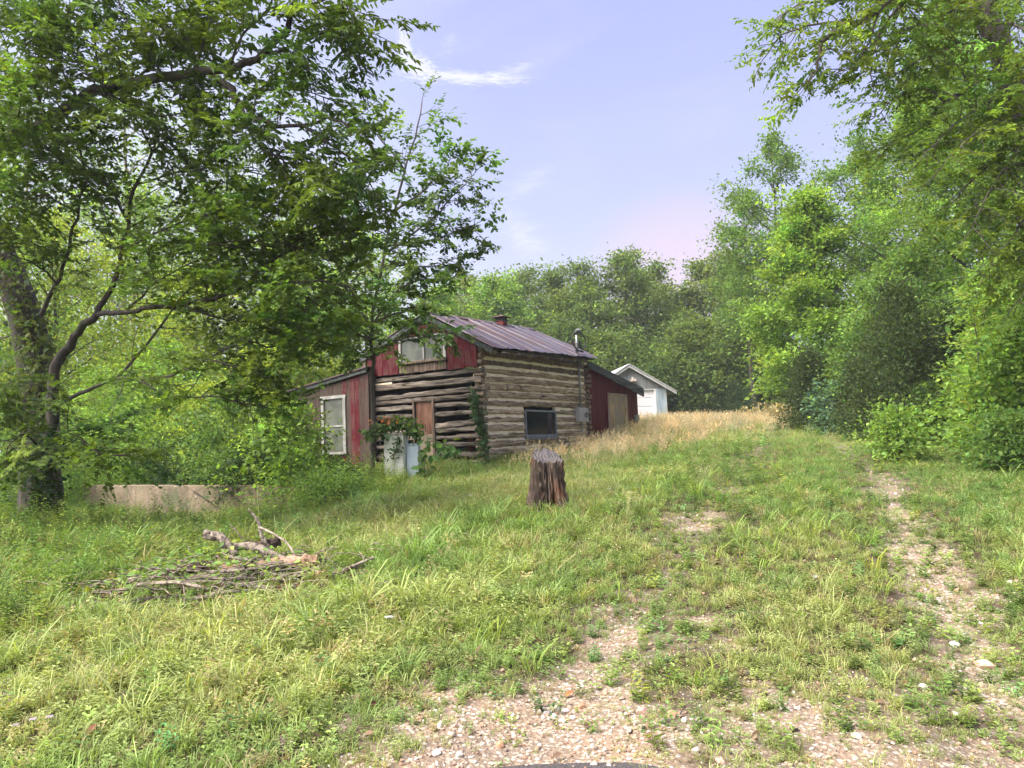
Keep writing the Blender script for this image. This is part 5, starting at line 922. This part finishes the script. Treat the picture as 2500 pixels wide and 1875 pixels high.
# weeds: thick on the left, along the walls and the edge of the woods
def weedmask(x, y):
    hx_, hy_ = house_xy(x, y); m_ = 1.3 * sstep(-2.4, -4.2, x + .12 * (y - 8)) * sstep(4.5, 7.5, y) * sstep(18, 15, y)
    m_ = np.maximum(m_, .75 * np.exp(-((hx_ + .5) / .6) ** 2) * (hy_ > -.2) * (hy_ < 7.5)); m_ = np.maximum(m_, .30 * np.exp(-((hy_ + .4) / .5) ** 2) * (hx_ > -.3) * (hx_ < 10))
    m_ = np.maximum(m_, .8 * sstep(1.2, 2.8, x - np.interp(y, YR, XR)) * sstep(6, 9, y) * (.3 + .7 * sstep(2.5, 5, x - np.interp(y, YR, XR)))); m_ = np.maximum(m_, .9 * sstep(-3.0, -4.5, x) * sstep(17, 19, y) * (y < 45))
    m_ = np.maximum(m_, 1.1 * ((x > -5) & (x < -2.3) & (y > 14.6) & (y < 18.2))); m_ = np.maximum(m_, .16 * (fbm(x * .8, y * .8, 99) > .5) * (y > 4.6) * (bare(x, y) < .35)); return m_
x, y = cand(40000, 4, 34, .8, 1.5); k_ = (r.random(len(x)) < weedmask(x, y) * (.25 + fbm(x * .7, y * .7, 101))) & ~blocked(x, y) & ((x - .45) ** 2 + (y - 10.5) ** 2 > .5) & ~((x > -4.7) & (x < -1.8) & (y > 7.2) & (y < 9.5)); x, y = x[k_], y[k_]; n = len(x)
front = np.where(y < 7, .62, np.where((x < -4.6) & (y > 12.5) & (y < 17), .5, .85)) * np.where(np.abs(x) < 2.2, .6, 1)
scatter('weeds', place(x, y), rots(n, .15), r.uniform(.5, 1.05, n) * front, r.integers(0, 4, n), tintvar(r, n, (.17, .25, .06), .28, .2), P_W, 'leafy weeds and ground cover at the left and along the walls')
# gravel
def stone(name, seed, mt):
    q_ = np.random.default_rng(seed); bm = bmesh.new(); bmesh.ops.create_icosphere(bm, subdivisions=1, radius=.5)
    V = np.array([v.co[:] for v in bm.verts]); T = np.array([[v.index for v in f.verts] for f in bm.faces]); bm.free()
    V = V * (1 + q_.normal(0, .16, (len(V), 1))) * np.array([1, q_.uniform(.6, .9), q_.uniform(.4, .65)]); return proto(name, V, T, np.repeat(q_.uniform(.8, 1.2), len(V)), mt)
m_, q, p, oc, o = mat('stone_chip'); a_ = q.n('ShaderNodeAttribute', attribute_name='tint', attribute_type='INSTANCER'); q.l(q.mix(q.rng(q.noise(oc, 4, 4), .3, .7), a_.outputs['Color'], q.mix(1.0, a_.outputs['Color'], (.7, .66, .62), 'MULTIPLY')), p.inputs['Base Color']); p.inputs['Roughness'].default_value = .9; CHIP = m_
P_G = [stone('chip', i, CHIP) for i in range(5)]
x, y = cand(170000, 3.3, 14, .72, .6); k_ = r.random(len(x)) < np.clip(bare(x, y) * 1.25 - .12, 0, 1) * np.interp(y, [3, 8, 14], [1, .8, .5]); x, y = x[k_], y[k_]; n = len(x)
pal = .82 * np.array([(.48, .33, .23), (.40, .25, .17), (.60, .50, .41), (.72, .67, .61), (.30, .23, .19), (.55, .40, .30), (.44, .40, .37)])
tg_ = pal[r.choice(7, n, p=[.27, .2, .17, .1, .08, .13, .05])] * np.exp(r.normal(0, .15, (n, 1))); sc_ = np.exp(r.normal(-4.15, .45, n)); pts = place(x, y); pts[:, 2] += sc_ * .12
scatter('gravel', pts, rots(n, .4), sc_, r.integers(0, 5, n), tg_, P_G, 'pinkish and white gravel showing at the road edge and in the wheel ruts')
# dead leaves and litter round the brush heap
lm = leafmat('dead_leaf', trans=.1); x = np.r_[r.normal(-3.2, 1.0, 900), r.uniform(-4, 4, 260)]; y = np.r_[r.normal(8.3, .6, 900), r.uniform(4, 9, 260)]; n = len(x)
P = place(x, y); P[:, 2] += r.uniform(.005, .05, n); V, T, k_ = leaves(P, r.normal(0, 1, (n, 3)) * np.array([1, 1, .25]), r.normal(0, .35, (n, 3)) + np.array([0, 0, 1]), r.uniform(.04, .09, n), r.uniform(.025, .05, n), 'oval')
tag(leafobj('leaf_litter', [(V, T, np.repeat(tintvar(r, n, (.15, .085, .05), .4, .2), k_, 0))], None, lm), 'brown dead leaves lying round the heap of branches', kind='stuff')
# ------------------------------------------------------------------ heap of dead wood at the left
WPALE = wood('pale_deadwood', (.15, .115, .09), (.42, .34, .275), (7, 7, 7), .8, .9, .3); WBARK = wood('flaky_bark_wood', (.09, .07, .055), (.34, .28, .225), (14, 14, 14), 1.0, .9, .3); WDARK = wood('rotten_wood', (.022, .016, .013), (.10, .07, .055), (9, 9, 9), 1.0, .95, .3); WRED = wood('split_red_wood', (.18, .10, .065), (.44, .29, .21), (4, 16, 16), .7, .85, .2)
def branch(name, label, pts, rad, mt, n=9, wob=.16, twigs=0, ends=None):
    Wp = np.array([at(p_[0], p_[1], p_[2] - .14) for p_ in pts]); o0 = Wp[0].copy(); C = crom(Wp - o0, max(8, 4 * len(pts))); m_ = len(C); rt = tag(empty(name, tuple(o0)), label, 'branch', 'heap of dead wood')
    R = np.linspace(rad[0], rad[1], m_) * .92 * (1 + .12 * np.array([float(fbm(i * .9, rad[0] * 99, 7)) - .5 for i in range(m_)])); e = MB(); e.tube(C, R, n, wob=wob, seed=rad[0] * 31); body = e.build('wood', mt, rt, False)
    for i in range(twigs):
        j = random.randint(1, m_ - 2); d = Vector((random.uniform(-1, 1), random.uniform(-.6, .2), random.uniform(.1, .8))).normalized(); e = MB(); p0 = Vector(C[j]); e.tube([p0, p0 + d * .12, p0 + d * .22 + Vector((0, 0, .03))], [R[j] * .35, R[j] * .25, .004], 5); e.build('broken_twig', mt, rt)
    return rt
branch('log', 'short flaky-barked log at the top of the dead wood heap', [(500, 1303, 9.1), (540, 1313, 9.05), (560, 1336, 9.0), (576, 1356, 8.95)], (.06, .05), WBARK)
branch('log', 'long flaky log with a hump lying across the back of the heap', [(563, 1336, 9.1), (603, 1333, 9.1), (636, 1340, 9.05), (662, 1355, 9.0), (712, 1376, 8.95)], (.05, .06), WBARK, 10)
branch('log', 'thick split log with a reddish broken end at the right of the heap', [(545, 1392, 8.75), (620, 1384, 8.75), (703, 1372, 8.72), (742, 1372, 8.70), (778, 1369, 8.68)], (.055, .085), WRED, 10, .28, 1)
branch('log', 'long pale barkless log along the front of the heap', [(425, 1428, 8.5), (473, 1413, 8.52), (544, 1401, 8.55), (600, 1393, 8.55)], (.04, .055), WPALE, 9, .2)
branch('branch', 'grey-brown branch sticking out at the left end of the heap', [(276, 1420, 8.8), (332, 1417, 8.75), (380, 1430, 8.7)], (.03, .045), WBARK)
branch('branch', 'mossy grey stick lying lowest in front of the heap', [(395, 1492, 8.1), (470, 1470, 8.1), (515, 1453, 8.15), (585, 1420, 8.25)], (.045, .032), WBARK, twigs=1)
branch('log', 'dark rotten log in the middle of the heap', [(410, 1404, 8.75), (456, 1390, 8.75), (520, 1382, 8.75)], (.06, .075), WDARK, 9, .3)
branch('log', 'black crumbling log at the back right of the heap', [(600, 1332, 9.2), (650, 1328, 9.2), (682, 1322, 9.2)], (.05, .06), WDARK, 9, .35)
branch('branch', 'thin pale crooked stick standing against the top log', [(540, 1318, 8.95), (545, 1340, 8.92), (549, 1366, 8.9)], (.016, .014), WPALE, 6)
branch('branch', 'arched pale twig curving over the right side of the heap', [(636, 1288, 9.1), (667, 1303, 9.0), (700, 1325, 8.95), (714, 1345, 8.9), (724, 1362, 8.9)], (.014, .010), WPALE, 6)
branch('branch', 'dark stick pointing up to the right beyond the heap', [(806, 1418, 8.3), (832, 1402, 8.3), (860, 1384, 8.3)], (.028, .022), WDARK, 7)
branch('branch', 'dark fallen stick between the split log and the grass', [(728, 1415, 8.3), (760, 1422, 8.25), (795, 1432, 8.2)], (.035, .025), WDARK, 7)
branch('branch', 'upright broken branch with a pinkish tip behind the heap', [(662, 1345, 9.15), (640, 1310, 9.15), (633, 1280, 9.15), (620, 1258, 9.15), (606, 1242, 9.15)], (.034, .010), WBARK, 8, .2)
branch('branch', 'thin twig leaning left of the upright broken branch', [(600, 1330, 9.2), (580, 1300, 9.2), (560, 1280, 9.2)], (.010, .006), WPALE, 5)
branch('branch', 'short grey stick poking from the middle of the heap', [(590, 1372, 8.6), (585, 1390, 8.55), (560, 1402, 8.5)], (.02, .015), WPALE, 6)
branch('branch', 'thin brown stick crossing the dark hollow at the left of the heap', [(380, 1440, 8.5), (430, 1400, 8.6), (462, 1380, 8.65)], (.014, .010), WBARK, 6)
branch('branch', 'small curved root below the front stick', [(548, 1450, 8.0), (566, 1462, 7.95), (580, 1485, 7.9)], (.016, .010), WBARK, 6)
tw = MB()
for i in range(44):
    x, y = random.gauss(-3.3, .75), random.gauss(8.4, .34); z = float(H(x, y)); a = random.gauss(0, .8); l = random.uniform(.3, 1.0); hh = random.uniform(.03, .28) * math.exp(-((x + 3.3) / .8) ** 2); R0 = random.uniform(.012, .03)
    p0 = np.array([x, y, z + hh]); d = np.array([math.cos(a), math.sin(a), random.uniform(-.15, .35)]) * l / 2; tw.tube(crom([p0 - d, p0 + np.array([0, random.gauss(0, .05), random.uniform(-.03, .05)]), p0 + d], 6), np.linspace(R0, R0 * .5, 6), 6, wob=.25, seed=i)
for i in range(220):
    x, y = random.gauss(-3.25, .85), random.gauss(8.4, .45); z = float(H(x, y)) + random.uniform(.01, .22); a = random.uniform(0, 6.28); l = random.uniform(.1, .45); d = np.array([math.cos(a), math.sin(a) * .6, random.uniform(-.1, .35)]) * l
    p0 = np.array([x, y, z]); tw.tube([p0, p0 + d * .5 + np.array([0, 0, .02]), p0 + d], [.006, .006, .003], 4, caps=False)
tag(tw.build('twigs', WBARK), 'loose thin twigs strewn through the heap of dead wood', kind='stuff')
# vine leaves growing through the heap
x = r.normal(-3.4, .8, 520); y = r.normal(8.4, .45, 520); P = place(x, y); P[:, 2] += r.uniform(.05, .42, 520) * np.exp(-((x + 3.4) / 1.1) ** 2); V, T, k_ = leaves(P, r.normal(0, 1, (520, 3)) * np.array([1, 1, .3]), r.normal(0, .4, (520, 3)) + np.array([0, -.2, 1]), r.uniform(.05, .10, 520), r.uniform(.035, .065, 520), 'oval')
tag(leafobj('bramble_leaves', [(V, T, np.repeat(tintvar(r, 520, (.20, .29, .07), .25), k_, 0))], None), 'green bramble leaves growing through the heap of dead wood', kind='stuff')
# mullein stalk and white flowers
ml = Near('mullein', 'tall green flower stalk standing behind the heap of dead wood', XY(632, 1305, 9.3), 61, (.16, .22, .05), leaf='lance', lsz=.09, lw=.4, bark=plain('stalk', (.16, .2, .06), .8), cat='plant')
C = ml.limb([(634, 1320, 9.3), (631, 1260, 9.3), (629, 1198, 9.3)], .014, .006, sub=0)
for i in range(46):
    p_ = C[int(i / 46 * (len(C) - 1))]; a = i * 2.4; ml.P.append(p_); ml.D.append(np.array([math.cos(a), math.sin(a), .7])); ml.N.append(np.array([-math.cos(a), -math.sin(a), 1.0])); ml.L.append(.11 * (1.15 - i / 46)); ml.ct.append(np.array([.17, .24, .06]) * random.uniform(.8, 1.2))
ml.done(('stalk', 'leaves'))
FLW = plain('petal', (.80, .78, .80), .7, .05); FST = plain('flower_stem', (.10, .16, .04), .8)
def flower(u, v, d, lab, grp, s_=.045, mt=FLW, cat='flower'):
    p_ = at(u, v, d); z0 = float(H(p_[0], p_[1])); rt = tag(empty('white_flower', (p_[0], p_[1], z0)), lab, cat, grp); h = max(.05, p_[2] - z0); e = MB(); e.tube([(0, 0, -.01), (.01, 0, h * .6), (0, 0, h)], .003, 5); e.build('stem', FST, rt); e = MB()
    for i in range(9):
        a = i * .7; rr = s_ * (.35 if i % 2 else .8); e.add([(rr * math.cos(a), rr * math.sin(a), h), (rr * math.cos(a) + s_ * .4, rr * math.sin(a), h + .012), (rr * math.cos(a), rr * math.sin(a) + s_ * .4, h + .008), (rr * math.cos(a) - s_ * .35, rr * math.sin(a) - s_ * .1, h + .01)], [(0, 1, 2), (0, 2, 3), (0, 3, 1)])
    e.build('flower_head', mt, rt)
for u, v, d, lab in ((950, 1508, 6.0, 'white flower head alone in the near grass below the dead wood heap'), (1147, 1210, 12.0, 'white flower head in the grass left of the stump'), (1490, 1205, 11.5, 'white flower head in the grass right of the stump'), (2395, 1120, 13.5, 'white flower head in front of the right saplings'), (2000, 1110, 15.5, 'white flower head in the grassy strip between the ruts'), (820, 1395, 8.4, 'white flower head right beside the dark end of the dead wood heap'), (2250, 1085, 15, 'white flower head at the foot of the large cedar')):
    flower(u, v, d, lab, 'white flowers in the meadow', .04)
for i, (u, v, lab) in enumerate(((38, 1772, 'leftmost small white blossom in the lower left grass'), (80, 1758, 'middle pinkish blossom of the three at lower left'), (121, 1752, 'rightmost pinkish blossom of the three at lower left'))): flower(u, v, 4.55, lab, 'blossoms at the lower left', .022, plain('pink_petal', (.72, .60, .68), .7, .05))
# single stones one can pick out at the road edge
RK = {'tan': (.42, .24, .14), 'pale': (.62, .55, .48), 'grey': (.30, .28, .28), 'pink': (.48, .30, .24), 'brown': (.20, .12, .09), 'white': (.74, .70, .66)}
RM = {k_: plain('rock_' + k_, c_, .9, .35, 14) for k_, c_ in RK.items()}
def rock(u, v, s_, colr, lab, grp='loose stones at the road edge', flat=.6):
    lo, hi = 2.0, 30.0
    for _ in range(50):
        md = (lo + hi) / 2; p_ = at(u, v, md); lo, hi = (md, hi) if p_[2] > float(H(p_[0], p_[1])) else (lo, md)
    p_ = at(u, v, lo); bm = bmesh.new(); bmesh.ops.create_icosphere(bm, subdivisions=2, radius=.5); rr = np.random.default_rng(int(u * 3 + v)); ph = rr.uniform(0, 9)
    cut = [nrm(rr.normal(0, 1, 3)) for _ in range(7)]
    for vv in bm.verts:
        c_ = np.array(vv.co[:])
        for n_ in cut:
            d_ = c_ @ n_
            if d_ > .34: c_ = c_ - n_ * (d_ - .34)
        vv.co = Vector((c_[0] * s_ * 1.15, c_[1] * s_ * .85, c_[2] * s_ * flat * 1.3))
    me = bpy.data.meshes.new('rock'); bm.to_mesh(me); bm.free(); o = link('rock', me, RM[colr]); o.location = (p_[0], p_[1], float(H(p_[0], p_[1])) + s_ * .12); o.rotation_euler = (rr.normal(0, .2), rr.normal(0, .2), rr.uniform(0, 6))
    tag(o, lab, 'stone', grp)
for u, v, s_, c_, lab in ((1418, 1728, .065, 'tan', 'square tan stone right of the small grey stone cluster'), (1336, 1744, .05, 'grey', 'round dark grey stone at the left of the stone cluster'), (1358, 1732, .045, 'pale', 'pale grey stone at the top of the stone cluster'), (1380, 1738, .045, 'white', 'white stone in the middle of the stone cluster'), (1352, 1750, .04, 'white', 'white flat stone below the grey one in the cluster'), (1372, 1762, .04, 'pale', 'pale stone at the bottom of the stone cluster'), (1398, 1755, .045, 'pale', 'pinkish pale stone at the lower right of the cluster'), (1415, 1762, .04, 'white', 'white chip at the right tip of the stone cluster'), (1432, 1760, .035, 'pink', 'small pink stone just right of the cluster'),
    (1568, 1742, .075, 'pink', 'pink angular stone under the grass right of the cluster'), (1640, 1748, .075, 'tan', 'tilted tan stone in the grass edge further right'), (1222, 1822, .06, 'tan', 'brown-orange stone near the tarmac edge'), (1122, 1846, .05, 'pale', 'pale pebble left of the brown-orange stone'), (1075, 1772, .04, 'pale', 'cream pebble in the pink soil left of the cluster'), (1110, 1775, .04, 'pink', 'pink pebble beside the cream pebble'), (875, 1706, .07, 'brown', 'dark flat stone in the grass left of the gravel'), (2331, 1577, .075, 'white', 'bright white stone in the right wheel rut'), (2402, 1630, .14, 'pink', 'large flat pink stone beside the right wheel rut'), (2255, 1680, .055, 'pale', 'pale stone between the ruts at the right'), (2090, 1800, .05, 'white', 'white stone among the gravel near the bottom right'), (1700, 1835, .05, 'pale', 'pale chunk of gravel near the bottom centre right'), (2290, 1470, .06, 'pale', 'pale stone further up the right wheel rut'), (1990, 1412, .07, 'grey', 'grey stone in the grassy strip between the ruts'), (1760, 1860, .055, 'pink', 'pink stone at the very bottom edge of the gravel')):
    rock(u, v, s_, c_, lab)
# ------------------------------------------------------------------ air: thin even haze
HZ = boxobj('haze', (-130, -40, -4), (130, 135, 32), None); tag(HZ, 'thin pale haze in the air over the clearing and woods', kind='stuff')
hm = bpy.data.materials.new('haze'); hm.use_nodes = True; hm.node_tree.nodes.clear(); q = NB(hm.node_tree); pv = q.n('ShaderNodeVolumePrincipled'); o = q.n('ShaderNodeOutputMaterial')
pv.inputs['Color'].default_value = (.93, .95, 1, 1); pv.inputs['Density'].default_value = .0007; q.l(pv.outputs[0], o.inputs['Volume']); HZ.data.materials.append(hm)
